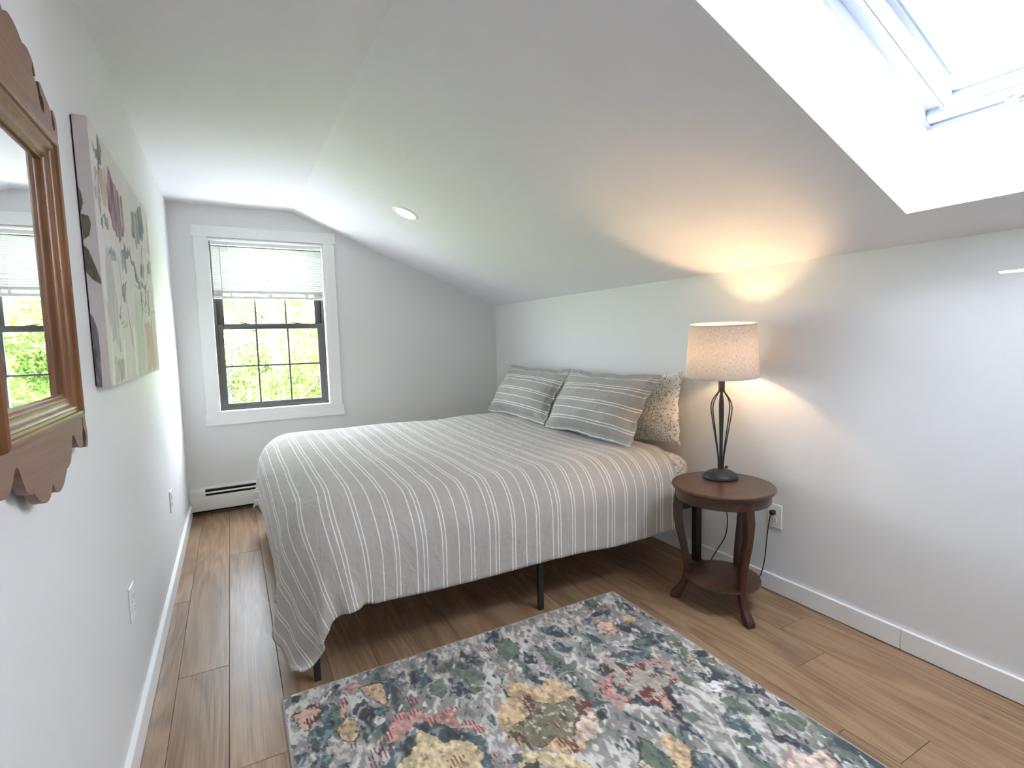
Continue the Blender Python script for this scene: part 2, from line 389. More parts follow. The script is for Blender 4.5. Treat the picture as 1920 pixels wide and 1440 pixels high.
# ------------------------------------------------------------------ heater under the window
ht = empty('baseboard_heater', (.01, -.01, .03), 'cream metal baseboard heater under the window', 'heater')
hx1 = 2.28
box('back_plate', M_heat, ht, .004, hx1, -.012, -.002, .03, .212)
m = MB(); m.prism([(-.012, .212), (-.040, .206), (-.040, .199), (-.012, .205)], lambda q, x: (x, q[0], q[1]), .108, hx1); m.build('hood', M_heat, ht)
box('core', M_slot, ht, .006, hx1 - .002, -.050, -.0125, .02, .196, bevel=0)
m = MB(); m.prism([(-.060, .170), (-.052, .181), (-.049, .180), (-.056, .169)], lambda q, x: (x, q[0], q[1]), .111, hx1); m.build('damper', M_heat, ht)
m = MB(); m.prism([(-.050, .150), (-.062, .152), (-.066, .146), (-.066, .040), (-.060, .036), (-.060, .142), (-.050, .146)], lambda q, x: (x, q[0], q[1]), .004, hx1); m.build('front_cover', M_heat, ht)
m = MB(); m.prism([(-.012, .213), (-.044, .208), (-.066, .196), (-.0675, .146), (-.012, .146)], lambda q, x: (x, q[0], q[1]), .002, .112); m.build('end_cap', M_heat, ht, bevel=.002)

# ------------------------------------------------------------------ wall outlets
def outlet(y, z, side, label, plugged=False):
    x0 = 0 if side == 'L' else W; s = 1 if side == 'L' else -1
    e = empty('wall_outlet', (x0, y, z), label, 'outlet')
    def bx(name, mat, a, b, y0, y1, z0, z1, par=e, bevel=.001):
        xa, xb = sorted((x0 + s * a, x0 + s * b)); return box(name, mat, par, xa, xb, y + y0, y + y1, z + z0, z + z1, bevel=bevel)
    bx('cover_plate', M_white, 0, .0065, -.0395, .0395, -.0615, .0615, bevel=.003)
    for dz in (.0205, -.0205):
        m = MB(); pts = []
        for k in range(24):
            a = 2 * PI * k / 24; pts.append((max(-.0135, min(.0135, .017 * math.cos(a))), .0165 * math.sin(a)))
        m.prism(pts, lambda q, t: (x0 + s * t, y + q[0], z + dz + q[1]), .004, .0092)
        r = m.build('receptacle', M_white, e, bevel=.0008)
        for dy, hh in ((-.006, .0045), (.006, .0038)): bx('slot', M_slot, .0088, .0096, dy - .001, dy + .001, dz + .001 - hh + .002, dz + .003 + hh, par=r, bevel=0)
        m = MB(); m.prism([(.0025 * math.cos(a * PI / 5), .0025 * math.sin(a * PI / 5)) for a in range(10)], lambda q, t: (x0 + s * t, y + q[0], z + dz - .008 + q[1]), .0088, .0096); m.build('slot', M_slot, r)
    return e
outlet(-2.575, .458, 'L', 'white outlet low on the left wall, the nearer of two on that wall')
outlet(-1.235, .452, 'L', 'white outlet low on the left wall, the farther one toward the heater')
outlet(-3.090, .398, 'R', 'white outlet behind the side table with a black plug in its upper socket')

# ------------------------------------------------------------------ recessed ceiling light in the slope
dl_s = (1.443 - XR) / sdir.x
dl = empty('recessed_light', tuple(SL(dl_s, -1.262, 0)), 'round white recessed light glowing in the sloped ceiling', 'ceiling light')
def slathe(prof, n=40):
    m = MB(); m.lathe(prof, (0, 0, 0), n, caps=False); m.v = [tuple(SL(dl_s, -1.262, -z) + sdir * x + Vector((0, y, 0))) for x, y, z in m.v]; return m
slathe([(.066, -.004), (.066, .004), (.078, .007), (.088, .003), (.090, 0), (.090, -.004)]).build('trim_ring', M_white, dl)
t = NT('downlight_lens'); t.base((.9, .9, .88), .4); t.b.inputs['Emission Color'].default_value = (1, .94, .82, 1); t.b.inputs['Emission Strength'].default_value = 9.0
slathe([(.0005, .0035), (.03, .0035), (.0665, .003)]).build('lens', t.m, dl)
l = D.lights.new('downlight', 'SPOT'); l.energy = SPOT_W; l.color = (1, .9, .75); l.spot_size = 2.3; l.spot_blend = .8; l.shadow_soft_size = .06
o = D.objects.new('downlight', l); COL.objects.link(o); o.location = SL(dl_s, -1.262, -.012); o.rotation_euler = (-nrm).to_track_quat('-Z', 'Y').to_euler()

# ------------------------------------------------------------------ bed frame, mattress
MX0, MX1, MY0, MY1, MZ0, MZ1 = .605, 2.685, -2.605, -.69, .372, .632
bf = empty('bed_frame', (1.62, -1.65, 0), 'black metal platform bed frame under the striped duvet', 'bed frame')
box('side_rail', M_black, bf, .60, 2.69, -2.635, -2.605, .328, .368); box('side_rail', M_black, bf, .60, 2.69, -.695, -.665, .328, .368)
box('end_rail', M_black, bf, .570, .600, -2.635, -.665, .328, .368); box('end_rail', M_black, bf, 2.690, 2.716, -2.635, -.665, .328, .368)
box('center_rail', M_black, bf, .60, 2.69, -1.665, -1.635, .328, .360)
for k in range(12):
    x = .70 + k * .172; box('slat', M_black, bf, x - .02, x + .02, -2.605, -.695, .3605, .371)
for x in (.575, 1.613): 
    for y in (-2.634, -1.6625, -.691): box('leg', M_black, bf, x - .013, x + .013, y, y + .025, 0, .328)
for y in (-2.642, -1.6675, -.699): box('leg', M_black, bf, 2.667, 2.710, y, y + .036, 0, .40)
box('bracket', M_black, bf, 2.640, 2.667, -2.650, -2.634, .345, .405)

def sdf(P, lo, hi, r):
    c = (np.array(lo) + np.array(hi)) / 2; b = (np.array(hi) - np.array(lo)) / 2 - r
    d = P - c; q = np.abs(d) - b; o = np.maximum(q, 0); ln = np.linalg.norm(o, axis=-1)
    inside = np.minimum(q.max(-1), 0); dist = ln + inside - r
    n = np.where((ln > 1e-9)[..., None], np.sign(d) * o / np.maximum(ln, 1e-9)[..., None], 0)
    k = q.argmax(-1); e = np.zeros_like(P); np.put_along_axis(e, k[..., None], 1, -1); e *= np.where(d < 0, -1, 1)
    return dist, np.where((ln > 1e-9)[..., None], n, e)

M_floral = NT('floral_cotton')
_v = M_floral.coord('UV'); _cols = None
def floral(t, v):
    wv = t.n('ShaderNodeVectorMath', operation='ADD'); t.l(v, wv.inputs[0])
    nz = t.n('ShaderNodeTexNoise'); t.l(v, nz.inputs['Vector']); nz.inputs['Scale'].default_value = 30
    sub = t.n('ShaderNodeVectorMath', operation='SCALE'); t.l(nz.outputs['Color'], sub.inputs[0]); sub.inputs['Scale'].default_value = .022; t.l(sub.outputs[0], wv.inputs[1]); v = wv.outputs[0]
    base = (.83, .81, .77)
    leaf = t.n('ShaderNodeTexVoronoi'); t.l(v, leaf.inputs['Vector']); leaf.inputs['Scale'].default_value = 74
    m1 = t.ramp(leaf.outputs['Distance'], [(.30, (1, 1, 1)), (.38, (0, 0, 0))])
    pick = t.n('ShaderNodeSeparateColor'); t.l(leaf.outputs['Color'], pick.inputs[0])
    m1 = t.math('MULTIPLY', m1, t.math('GREATER_THAN', pick.outputs[0], .22))
    leafcol = t.ramp(pick.outputs[1], [(.0, (.10, .11, .095)), (.4, (.22, .22, .17)), (.7, (.30, .21, .13)), (1, (.14, .13, .14))])
    c = t.mix(t.math('MULTIPLY', m1, .85), base, leafcol)
    st = t.n('ShaderNodeTexVoronoi', feature='DISTANCE_TO_EDGE'); t.l(v, st.inputs['Vector']); st.inputs['Scale'].default_value = 44
    m2 = t.ramp(st.outputs['Distance'], [(.02, (1, 1, 1)), (.05, (0, 0, 0))])
    msk = t.ramp(t.noise(v, 26, 2), [(.40, (0, 0, 0)), (.50, (1, 1, 1))])
    return t.mix(t.math('MULTIPLY', t.math('MULTIPLY', m2, msk), .7), c, (.20, .18, .15))
M_floral.base(floral(M_floral, _v), .85, 0, .2); M_floral.bump(M_floral.noise(_v, 14, 3), .25, .01); M_floral = M_floral.m

# mattress: soft rounded box with a woven floral sheet
n = 40; g = np.linspace(-1, 1, n); faces = []
mp = []
bm = bmesh.new(); bmesh.ops.create_cube(bm, size=2); bmesh.ops.subdivide_edges(bm, edges=bm.edges, cuts=23, use_grid_fill=True)
lo, hi = np.array((MX0, MY0, MZ0)), np.array((MX1, MY1, MZ1)); r = .09
uvl = bm.loops.layers.uv.new('UVMap')
for v in bm.verts:
    q = (lo + hi) / 2 + np.array(v.co) * (hi - lo) / 2
    # pull the grid toward the edges, then round them
    core = np.clip(q, lo + r, hi - r); d = q - core; L = np.linalg.norm(d)
    if L > 1e-9: q = core + d / L * min(L, r) if np.count_nonzero(np.abs(d) > 1e-6) > 1 else q
    wob = .006 * (fbm(q[0] * 3 + q[2] * 5, q[1] * 3, 2.0) - .5); v.co = Vector(q) + Vector((0, 0, wob if q[2] > .5 else 0))
for f in bm.faces:
    f.smooth = True; nn = f.normal
    for lp in f.loops:
        c = lp.vert.co
        lp[uvl].uv = (c.x, c.y) if abs(f.normal.z) > .6 else ((c.y, c.z) if abs(f.normal.x) > .6 else (c.x, c.z))
me = D.meshes.new('mattress'); bm.to_mesh(me); bm.free(); me.materials.append(M_floral)
mt = D.objects.new('mattress', me); COL.objects.link(mt)
setp(mt, 'king mattress in white floral fitted sheet, showing at its head corner', 'mattress')

# ------------------------------------------------------------------ striped fabric
def striped(name, axis, base, off=0.0):
    t = NT(name); v = t.coord('UV'); s = t.n('ShaderNodeSeparateXYZ'); t.l(v, s.inputs[0]); T_ = .335
    wob = t.math('MULTIPLY', t.math('SUBTRACT', t.noise(v, 90, 1), .5), .0022)
    c = t.math('ADD', t.math('ADD', s.outputs[axis], wob), off)
    m = t.math('MULTIPLY', t.math('FRACT', t.math('DIVIDE', c, T_)), T_)
    acc = None
    for p in (.012, .028, .087, .142, .158, .233, .262, .278):
        k = t.math('COMPARE', m, p, .0024); acc = k if acc is None else t.math('MAXIMUM', acc, k)
    dash = t.ramp(t.noise(t.coord('UV', (1, 1, 1)), 420, 1), [(.35, (.45, .45, .45)), (.5, (1, 1, 1))])
    f = t.math('MULTIPLY', acc, dash)
    weave = t.noise(v, 700, 2); mott = t.noise(v, 5, 3)
    b2 = t.mix(t.math('ADD', t.math('MULTIPLY', weave, .5), t.math('MULTIPLY', mott, .5)), tuple(q * .86 for q in base), tuple(q * 1.12 for q in base))
    t.base(t.mix(f, b2, (.90, .89, .86)), .9, 0, .15); t.b.inputs['Sheen Weight'].default_value = .15
    wr = t.math('ADD', t.math('ADD', t.noise(v, 7, 4, .55, .6), t.math('MULTIPLY', t.noise(t.coord('UV', (2.2, .9, 1)), 5, 3, .5, 1.5), 1.1)), t.math('MULTIPLY', acc, .06)); t.bump(wr, .5, .022)
    return t.m
M_duvet = striped('striped_cotton_duvet', 0, (.46, .435, .405), .05)
M_sham = striped('striped_cotton_sham', 1, (.37, .36, .335), .0)

# ------------------------------------------------------------------ duvet: a cloth relaxed over the mattress (position based, in plain numpy)
def drape(nu=86, nv=92, x0=.150, x1=2.500, y0=-3.004, y1=-.46):
    hx = (x1 - x0) / (nu - 1); hy = (y1 - y0) / (nv - 1)
    gx, gy = np.meshgrid(np.linspace(x0, x1, nu), np.linspace(y0, y1, nv), indexing='ij')
    UV = np.stack([gx - x0, gy - y0], -1)
    gy = gy + .045 * (1 - (gx - x0) / (x1 - x0)) ** 2                  # laid a little askew
    P = np.stack([gx, gy, .755 + .012 * (fbm(gx, gy, 5) - .5)], -1); V = np.zeros_like(P)
    lo, hi = (MX0 - .075, MY0 - .042, -.6), (MX1 + .3, MY1 + .06, MZ1 + .016)
    puff = .016 + .030 * fbm(gx, gy, 2.3, 3, 5.0)
    foot = np.clip((.95 - gx) / .5, 0, 1); puff = puff + .020 * foot + .022 * np.clip(1 - np.abs(gy + .9) / .8, 0, 1)
    # friction and collision
    def constrain(a, b, L, k=1.0):
        d = b - a; l = np.linalg.norm(d, axis=-1, keepdims=True); c = d * (k * .5 * (l - L) / np.maximum(l, 1e-9)); a += c; b -= c
    sl = lambda A, i, j: A[i, j]
    hd = math.hypot(hx, hy); dt = .02
    rs = 1 - .36 * np.exp(-(((gx - x0) ** 2 + (gy - y0) ** 2) / .44 ** 2))                        # gathered a little at the near foot corner
    Rx = (hx * .5 * (rs[1:] + rs[:-1]))[..., None]; Ry = (hy * .5 * (rs[:, 1:] + rs[:, :-1]))[..., None]; Rd = (hd * .25 * (rs[1:, 1:] + rs[:-1, :-1] + rs[1:, :-1] + rs[:-1, 1:]))[..., None]
    S = slice
    for step in range(260):
        V[..., 2] -= 3.2 * dt; V *= .98; Q = P + V * dt
        for it in range(12):
            for o in (0, 1):
                a = Q[o:nu - 1:2]; b = Q[o + 1:nu:2]; n_ = min(len(a), len(b)); constrain(a[:n_], b[:n_], Rx[o::2][:n_])
                a = Q[:, o:nv - 1:2]; b = Q[:, o + 1:nv:2]; n_ = min(a.shape[1], b.shape[1]); constrain(a[:, :n_], b[:, :n_], Ry[:, o::2][:, :n_])
            if it % 3 == 0:
                for o in (0, 1):
                    for (ya, yb) in ((S(0, -1), S(1, None)), (S(1, None), S(0, -1))):
                        a = Q[o:nu - 1:2, ya]; b = Q[o + 1:nu:2, yb]; n_ = min(len(a), len(b)); constrain(a[:n_], b[:n_], Rd[o::2][:n_], .2)
                for st, k in ((2, .16), (4, .05)):
                    for o in range(0, 2 * st, st):
                        i = np.arange(nu - st); i = i[(i // st) % 2 == o // st]
                        d = Q[i + st] - Q[i]; l = np.linalg.norm(d, axis=-1, keepdims=True); c = d * (k * .5 * (np.minimum(l - hx * st * .75, 0)) / np.maximum(l, 1e-9)); Q[i] += c; Q[i + st] -= c
                        i = np.arange(nv - st); i = i[(i // st) % 2 == o // st]
                        d = Q[:, i + st] - Q[:, i]; l = np.linalg.norm(d, axis=-1, keepdims=True); c = d * (k * .5 * (np.minimum(l - hy * st * .75, 0)) / np.maximum(l, 1e-9)); Q[:, i] += c; Q[:, i + st] -= c
            dist, nn = sdf(Q, lo, hi, .165); pen = np.maximum(puff - dist, 0); Q += nn * pen[..., None]
            dq = Q - P; tg = dq - (dq * nn).sum(-1, keepdims=True) * nn; Q -= np.where((pen > 0)[..., None], tg * .35, 0)
        Q[..., 2] = np.maximum(Q[..., 2], .03)
        if step > 60: Q[:2, :2] += (np.array((.492, -2.690, .128)) - Q[0, 0]) * .5                # the corner is caught on the bed foot and hangs in a fold
        V = (Q - P) / dt
        dist, nn = sdf(Q, lo, hi, .165); c = dist < puff + .002
        vn = (V * nn).sum(-1, keepdims=True); tang = V - vn * nn
        V = np.where(c[..., None], tang * .45, V); P = Q
    return P, UV
Pd, UVd = drape()
for _ in range(2):
    A = Pd.copy(); A[1:-1, 1:-1] = .5 * Pd[1:-1, 1:-1] + .125 * (Pd[:-2, 1:-1] + Pd[2:, 1:-1] + Pd[1:-1, :-2] + Pd[1:-1, 2:]); Pd = A
dv = grid_obj('duvet', Pd, M_duvet, uv=UVd, loc=(1.5, -1.65, .65))
ss = dv.modifiers.new('subd', 'SUBSURF'); ss.levels = 1; ss.render_levels = 1
so = dv.modifiers.new('thick', 'SOLIDIFY'); so.thickness = .012; so.offset = -1 if True else 1
setp(dv, 'grey duvet with white double stripes draped over the bed', 'duvet')

# ------------------------------------------------------------------ pillows
def pillow(name, mat, c, up, out, wd, ht_, th, flange, label, group=None, seed=0.0, sag=.02):
    up = Vector(up).normalized(); out = Vector(out); out = (out - up * out.dot(up)).normalized(); side = up.cross(out)   # side = along the bed head
    nu, nv = 60, 46; fu, fv = 2 * flange / wd, 2 * flange / ht_
    us = np.concatenate([[-1 - fu, -1 - fu * .5], np.linspace(-1, 1, nu), [1 + fu * .5, 1 + fu]]) if flange else np.linspace(-1, 1, nu)
    vs = np.concatenate([[-1 - fv, -1 - fv * .5], np.linspace(-1, 1, nv), [1 + fv * .5, 1 + fv]]) if flange else np.linspace(-1, 1, nv)
    U, Vv = np.meshgrid(us, vs, indexing='ij'); cu, cv = np.clip(U, -1, 1), np.clip(Vv, -1, 1)
    prof = np.maximum((1 - np.abs(cu) ** 2.3) * (1 - np.abs(cv) ** 2.0), 0) ** .60
    shapes = []
    fill = .80 - .20 * cv
    wr = (fbm(U * 2, Vv * 2, 1.3, 3, seed) - .5) * .34 + (fbm(U * 7 * (1 + .3 * cv), Vv * 2.0, 1.1, 2, seed + 3) - .5) * .16 * (np.abs(cv) ** 2 + .3)
    edge = np.maximum(np.abs(cu), np.abs(cv)) ** 6
    inx = U * wd / 2 * (1 - .045 * (1 - cv ** 2) * np.abs(cu)); inz = Vv * ht_ / 2 * (1 - .06 * (1 - cu ** 2) * np.abs(cv))
    inz = inz + .010 * (fbm(U * 3, Vv, 1.0, 2, seed + 7) - .5) * 2 * edge
    wavy = .014 * (fbm(U * 4, Vv * 4, 1.4, 2, seed + 9) - .5) * 2 * edge
    lean = -.035 * (Vv > -9) * ((Vv + 1) / 2) ** 2
    P2 = []
    for sgn in (1, -1):
        dpt = sgn * (prof * th / 2 * fill * (1 + wr) + .0015) + wavy + lean
        P = np.array(Vector(c))[None, None] + inx[..., None] * np.array(side) + (inz + ht_ / 2)[..., None] * np.array(up) + dpt[..., None] * np.array(out)
        P2.append(P)
    UVa = np.stack([U * wd / 2, Vv * ht_ / 2 + .5], -1)
    F, B = P2; a = grid_obj(name, F, mat, uv=UVa, loc=tuple(c)); b = grid_obj(name + '_back', B[::-1], mat, uv=UVa[::-1], loc=tuple(c))
    bm = bmesh.new(); bm.from_mesh(a.data); bm.from_mesh(b.data); bmesh.ops.remove_doubles(bm, verts=bm.verts, dist=1e-5)
    bnd = [e for e in bm.edges if e.is_boundary]
    bmesh.ops.bridge_loops(bm, edges=bnd)
    for f in bm.faces: f.smooth = True
    bm.to_mesh(a.data); bm.free(); bd = b.data; D.objects.remove(b); D.meshes.remove(bd)
    return setp(a, label, 'pillow', group)
UPV, OUT = (.20, 0, .40), (-.894, 0, .447)
G = 'striped shams on the bed'
pillow('pillow', M_sham, (2.325, -2.025, .716), (.19, 0, .40), (-.894, .03, .447), .88, .40, .29, .032, 'grey striped sham, the nearer one, leaning in front of floral pillow', G, 1.0)
pillow('pillow', M_sham, (2.340, -1.085, .722), (.20, .0, .40), (-.894, -.02, .447), .84, .40, .28, .032, 'grey striped sham, the farther one, toward the window wall', G, 5.0)
pillow('pillow', M_floral, (2.600, -2.085, .645), (.060, .10, 1), (-1, 0, .08), 1.0, .415, .14, .0, 'white floral pillow standing behind the nearer striped sham', None, 9.0)

# ------------------------------------------------------------------ round side table
TC = Vector((2.408, -3.032, 0)); TZ = .602
tb = empty('side_table', tuple(TC), 'round dark wooden side table with lower shelf and three cabriole legs', 'table')
def tl(name, prof, n=72): return MB().lathe(prof, tuple(TC), n).build(name, M_walnut, tb, smooth=28)
tl('tabletop', [(.0005, TZ - .026), (.216, TZ - .026), (.224, TZ - .024), (.226, TZ - .019), (.233, TZ - .016), (.2365, TZ - .010), (.2355, TZ - .004), (.231, TZ - .0005), (.225, TZ), (.0005, TZ)])
m = MB(); m.lathe([(.196, TZ - .026), (.196, TZ - .070), (.2145, TZ - .070), (.2165, TZ - .067), (.2165, TZ - .026)], tuple(TC), 72, caps=False); m.build('apron', M_walnut, tb, smooth=28)
tl('shelf', [(.0005, .124), (.168, .124), (.176, .127), (.1785, .134), (.176, .141), (.170, .143), (.0005, .143)])
legp = [(.570, .196, .044), (.53, .200, .046), (.48, .206, .046), (.42, .205, .044), (.36, .196, .040), (.30, .182, .036), (.24, .170, .033), (.18, .163, .031), (.13, .163, .031), (.09, .172, .032), (.06, .188, .036), (.038, .204, .046), (.020, .214, .052), (.006, .217, .048), (0, .216, .040)]
for ang in (131.7, 251.7, 11.7):
    a = math.radians(ang); ca, sa = math.cos(a), math.sin(a); m = MB(); vs = []; fs = []
    for z, r, tk in legp:
        wd = .017 + (.004 if z < .05 else 0) + (.003 if z > .45 else 0)
        for dr, dt in ((-tk / 2, -wd), (tk / 2, -wd * .9), (tk / 2, wd * .9), (-tk / 2, wd)):
            vs.append((TC.x + (r + dr) * ca - dt * sa, TC.y + (r + dr) * sa + dt * ca, z))
    for i in range(len(legp) - 1):
        for k in range(4): k2 = (k + 1) % 4; fs.append((i * 4 + k, i * 4 + k2, i * 4 + 4 + k2, i * 4 + 4 + k))
    fs += [(0, 1, 2, 3), tuple(len(legp) * 4 - 4 + k for k in range(4))]
    m.add(vs, fs); m.build('leg', M_walnut_leg, tb, bevel=.004, seg=2, smooth=50)

# ------------------------------------------------------------------ lamp
LC = Vector((2.487, -2.955, TZ)); lx, ly = LC.x, LC.y
lp = empty('table_lamp', tuple(LC), 'lit table lamp with grey linen drum shade and black wire cage stem', 'lamp')
def ll(name, prof, mat=M_black, n=40, caps=True, smooth=35): return MB().lathe([(r, z) for r, z in prof], (lx, ly, 0), n, caps).build(name, mat, lp, smooth=smooth)
ll('base', [(.0005, TZ), (.078, TZ), (.084, TZ + .003), (.084, TZ + .010), (.076, TZ + .022), (.055, TZ + .034), (.030, TZ + .041), (.014, TZ + .044), (.0005, TZ + .044)])
ll('stem', [(.0005, TZ + .043), (.0085, TZ + .043), (.0075, 1.12), (.0005, 1.12)], n=8, smooth=0)
ll('collar', [(.009, 1.035), (.015, 1.04), (.0155, 1.105), (.010, 1.112), (.009, 1.112)], n=20)
wp = [(1.042, .012), (1.025, .024), (1.005, .038), (.985, .0475), (.962, .0515), (.935, .050), (.89, .043), (.83, .033), (.77, .0235), (.72, .016), (.675, .0125), (.65, .0125)]
for k in range(6):
    a = PI / 6 + k * PI / 3 + .35
    MB().tube([(lx + r * math.cos(a), ly + r * math.sin(a), z) for z, r in wp], .0029, 8).build('cage_wire', M_black, lp, smooth=60)
ll('socket', [(.0005, 1.11), (.016, 1.112), (.018, 1.130), (.015, 1.137), (.0005, 1.137)], n=20)
t = NT('linen_shade'); v = t.coord('UV'); 
wv1 = t.noise(t.coord('UV', (900, 60, 1)), 1.0, 2); wv2 = t.noise(t.coord('UV', (60, 900, 1)), 1.0, 2)
wv = t.ramp(t.math('MULTIPLY', t.math('ADD', wv1, wv2), .5), [(.36, (0, 0, 0)), (.60, (1, 1, 1))])
lin = t.mix(wv, (.26, .26, .265), (.53, .525, .535))
df = t.n('ShaderNodeBsdfDiffuse'); tr = t.n('ShaderNodeBsdfTranslucent'); t.l(lin, df.inputs[0]); t.l(t.mix(wv, (.30, .27, .24), (.62, .58, .53)), tr.inputs[0])
mx = t.n('ShaderNodeMixShader'); mx.inputs[0].default_value = .095; t.l(df.outputs[0], mx.inputs[1]); t.l(tr.outputs[0], mx.inputs[2]); t.l(mx.outputs[0], t.out.inputs[0]); M_shade = t.m
SB, ST, RB, RT = 1.117, 1.372, .173, .153
n = 96; th = np.linspace(0, 2 * PI, n + 1); zz = np.linspace(0, 1, 9)
Th, Z = np.meshgrid(th, zz, indexing='ij')
def shell(dr): R_ = RB + (RT - RB) * Z + dr; return np.stack([lx + R_ * np.cos(Th), ly + R_ * np.sin(Th), SB + (ST - SB) * Z], -1)
_tm = Matrix.Translation(Vector((lx, ly, 1.24))) @ Matrix.Rotation(math.radians(4.0), 4, Vector((.63, -.77, 0))) @ Matrix.Translation(-Vector((lx, ly, 1.24)))
tilt = lambda q: tuple(_tm @ Vector(q))                 # the shade sits a little crooked
Psh = shell(0); Psh = Psh @ np.array(_tm.to_3x3()).T + np.array(_tm.translation)
sh = grid_obj('shade', Psh, M_shade, lp, uv=np.stack([Th / (2 * PI), Z * .24], -1))
M_rim = simple('shade_rim', (.42, .39, .37), .8)
for z, r in ((SB, RB), (ST, RT)):
    m = MB(); m.lathe([(r - .0012, z - .002), (r + .0012, z - .002), (r + .0012, z + .002), (r - .0012, z + .002), (r - .0012, z - .002)], (lx, ly, 0), 96, caps=False); m.v = [tilt(q) for q in m.v]; m.build('shade_rim', M_rim, lp)
for k in range(3):
    a = k * 2 * PI / 3 + .5; MB().tube([(lx + .012 * math.cos(a), ly + .012 * math.sin(a), 1.14), tilt((lx + (RB - .004) * math.cos(a), ly + (RB - .004) * math.sin(a), SB + .012))], .0016, 6).build('shade_spoke', M_black, lp)
t = NT('bulb_glow'); t.base((1, .95, .85), .3); t.b.inputs['Emission Color'].default_value = (1, .64, .31, 1); t.b.inputs['Emission Strength'].default_value = BULB_W
ll('bulb', [(.0005, 1.192), (.0300, 1.192), (.0305, 1.204), (.0285, 1.218), (.022, 1.230), (.012, 1.237), (.0005, 1.239)], t.m, 24)
ll('bulb_base', [(.0005, 1.138), (.013, 1.138), (.0135, 1.150), (.024, 1.170), (.0315, 1.1895), (.0315, 1.1915), (.0005, 1.1915)], M_white, 24)
MB().tube([(lx + .045, ly + .030, TZ + .030), (lx + .078, ly + .036, TZ + .030), (lx + .086, ly + .038, TZ + .031)], [.003, .003, .003], 8).build('switch_stalk', M_black, lp)
MB().lathe([(.0005, -.008), (.006, -.0065), (.0085, 0), (.006, .0065), (.0005, .008)], (lx + .090, ly + .039, TZ + .032), 14).build('switch_knob', M_black, lp)
cord = [(lx + .07, ly + .045, TZ + .006), (lx + .118, ly + .07, TZ + .006), (lx + .145, ly + .088, TZ - .005), (lx + .150, ly + .090, TZ - .06), (2.648, -2.868, .50), (2.655, -2.853, .404), (2.655, -2.864, .321), (2.655, -2.852, .228), (2.655, -2.800, .134), (2.660, -2.755, .05), (2.676, -2.77, .004), (2.698, -2.87, .003), (2.703, -2.97, .004), (2.700, -3.030, .06), (2.694, -3.060, .16), (2.690, -3.072, .26), (2.690, -3.080, .34), (2.692, -3.087, .395), (2.698, -3.090, .415)]
def smooth_path(p, k=4):
    p = [Vector(q) for q in p]; out = []
    for i in range(len(p) - 1):
        a, b, c, d = p[max(i - 1, 0)], p[i], p[i + 1], p[min(i + 2, len(p) - 1)]
        for j in range(k):
            t = j / k; out.append(.5 * ((2 * b) + (c - a) * t + (2 * a - 5 * b + 4 * c - d) * t * t + (3 * b - a - 3 * c + d) * t ** 3))
    return out + [p[-1]]
MB().tube(smooth_path(cord), .0028, 8).build('cord', M_black, lp, smooth=60)
box('plug', M_black, lp, W - .036, W - .0095, -3.090 - .012, -3.090 + .012, .4065, .4305, bevel=.004)

# ------------------------------------------------------------------ mirror on the left wall
MY, MZB, MZT = -3.392, 1.168, 1.802
mr = empty('wall_mirror', (0, MY, MZB), 'pine framed wall mirror with scalloped crest and apron on left wall', 'mirror')
HW = .245                                    # half width of the moulded frame
prof = [(0.0, .010), (0.0, .034), (.003, .041), (.010, .0435), (.017, .041), (.019, .036), (.024, .0345), (.027, .036), (.031, .0345), (.033, .031), (.040, .028), (.047, .0265), (.050, .028), (.053, .0265), (.055, .023), (.060, .021), (.062, .017), (.062, .010)]
cn = [(MY - HW, MZB, 1, 1), (MY + HW, MZB, -1, 1), (MY + HW, MZT, -1, -1), (MY - HW, MZT, 1, -1)]
for k, nm in enumerate(('bottom_rail', 'side_rail', 'top_rail', 'side_rail')):
    a, b = cn[k], cn[(k + 1) % 4]; vs = []
    for q in (a, b): vs += [(x, q[0] + q[2] * d, q[1] + q[3] * d) for d, x in prof]
    n = len(prof); m = MB(); m.add(vs, [(i, (i + 1) % n, n + (i + 1) % n, n + i) for i in range(n)] + [tuple(range(n))[::-1], tuple(range(n, 2 * n))])
    m.build(nm, M_pine, mr, smooth=40)
MB().box(.008, .014, MY - HW + .05, MY + HW - .05, MZB + .05, MZT - .05).build('mirror_glass', M_mirror, mr, smooth=0)
MB().box(.003, .0075, MY - HW + .02, MY + HW - .02, MZB + .02, MZT - .02).build('backing', M_pine_pinklit, mr, smooth=0)
def sp(pts, k=5):                            # smooth curve through a run of points
    return [tuple(q)[:2] for q in smooth_path([(a, b, 0) for a, b in pts], k)]
cr = []
cr += sp([(0.0, 1.945), (.012, 1.955), (.035, 1.960), (.068, 1.954), (.098, 1.940)])
cr += sp([(.100, 1.941), (.125, 1.944), (.150, 1.936), (.164, 1.922), (.168, 1.906)])
cr += sp([(.162, 1.9085), (.156, 1.918), (.154, 1.928), (.148, 1.912), (.153, 1.902)])
cr += sp([(.160, 1.898), (.170, 1.888), (.178, 1.866), (.186, 1.850), (.198, 1.844), (.209, 1.852), (.210, 1.868), (.202, 1.878), (.193, 1.880), (.188, 1.894), (.183, 1.901), (.192, 1.905), (.204, 1.902), (.222, 1.893), (.240, 1.885), (.262, 1.874)])
cr += sp([(.264, 1.872), (.264, 1.864), (.264, 1.846), (.271, 1.832), (.282, 1.836), (.286, 1.850), (.283, 1.861), (.277, 1.866), (.273, 1.874), (.277, 1.879), (.288, 1.878), (.298, 1.868), (.303, 1.852), (.304, 1.838), (.302, 1.822)])
cr += [(.296, MZT - .012)]
full = [(MY + s, z) for s, z in cr] + [(MY - s, z) for s, z in cr[::-1] if s > 0]
yz = lambda q, t: (t, q[0], q[1])
MB().prism(full, yz, .014, .030).build('crest', M_pine_pinklit, mr, smooth=0)
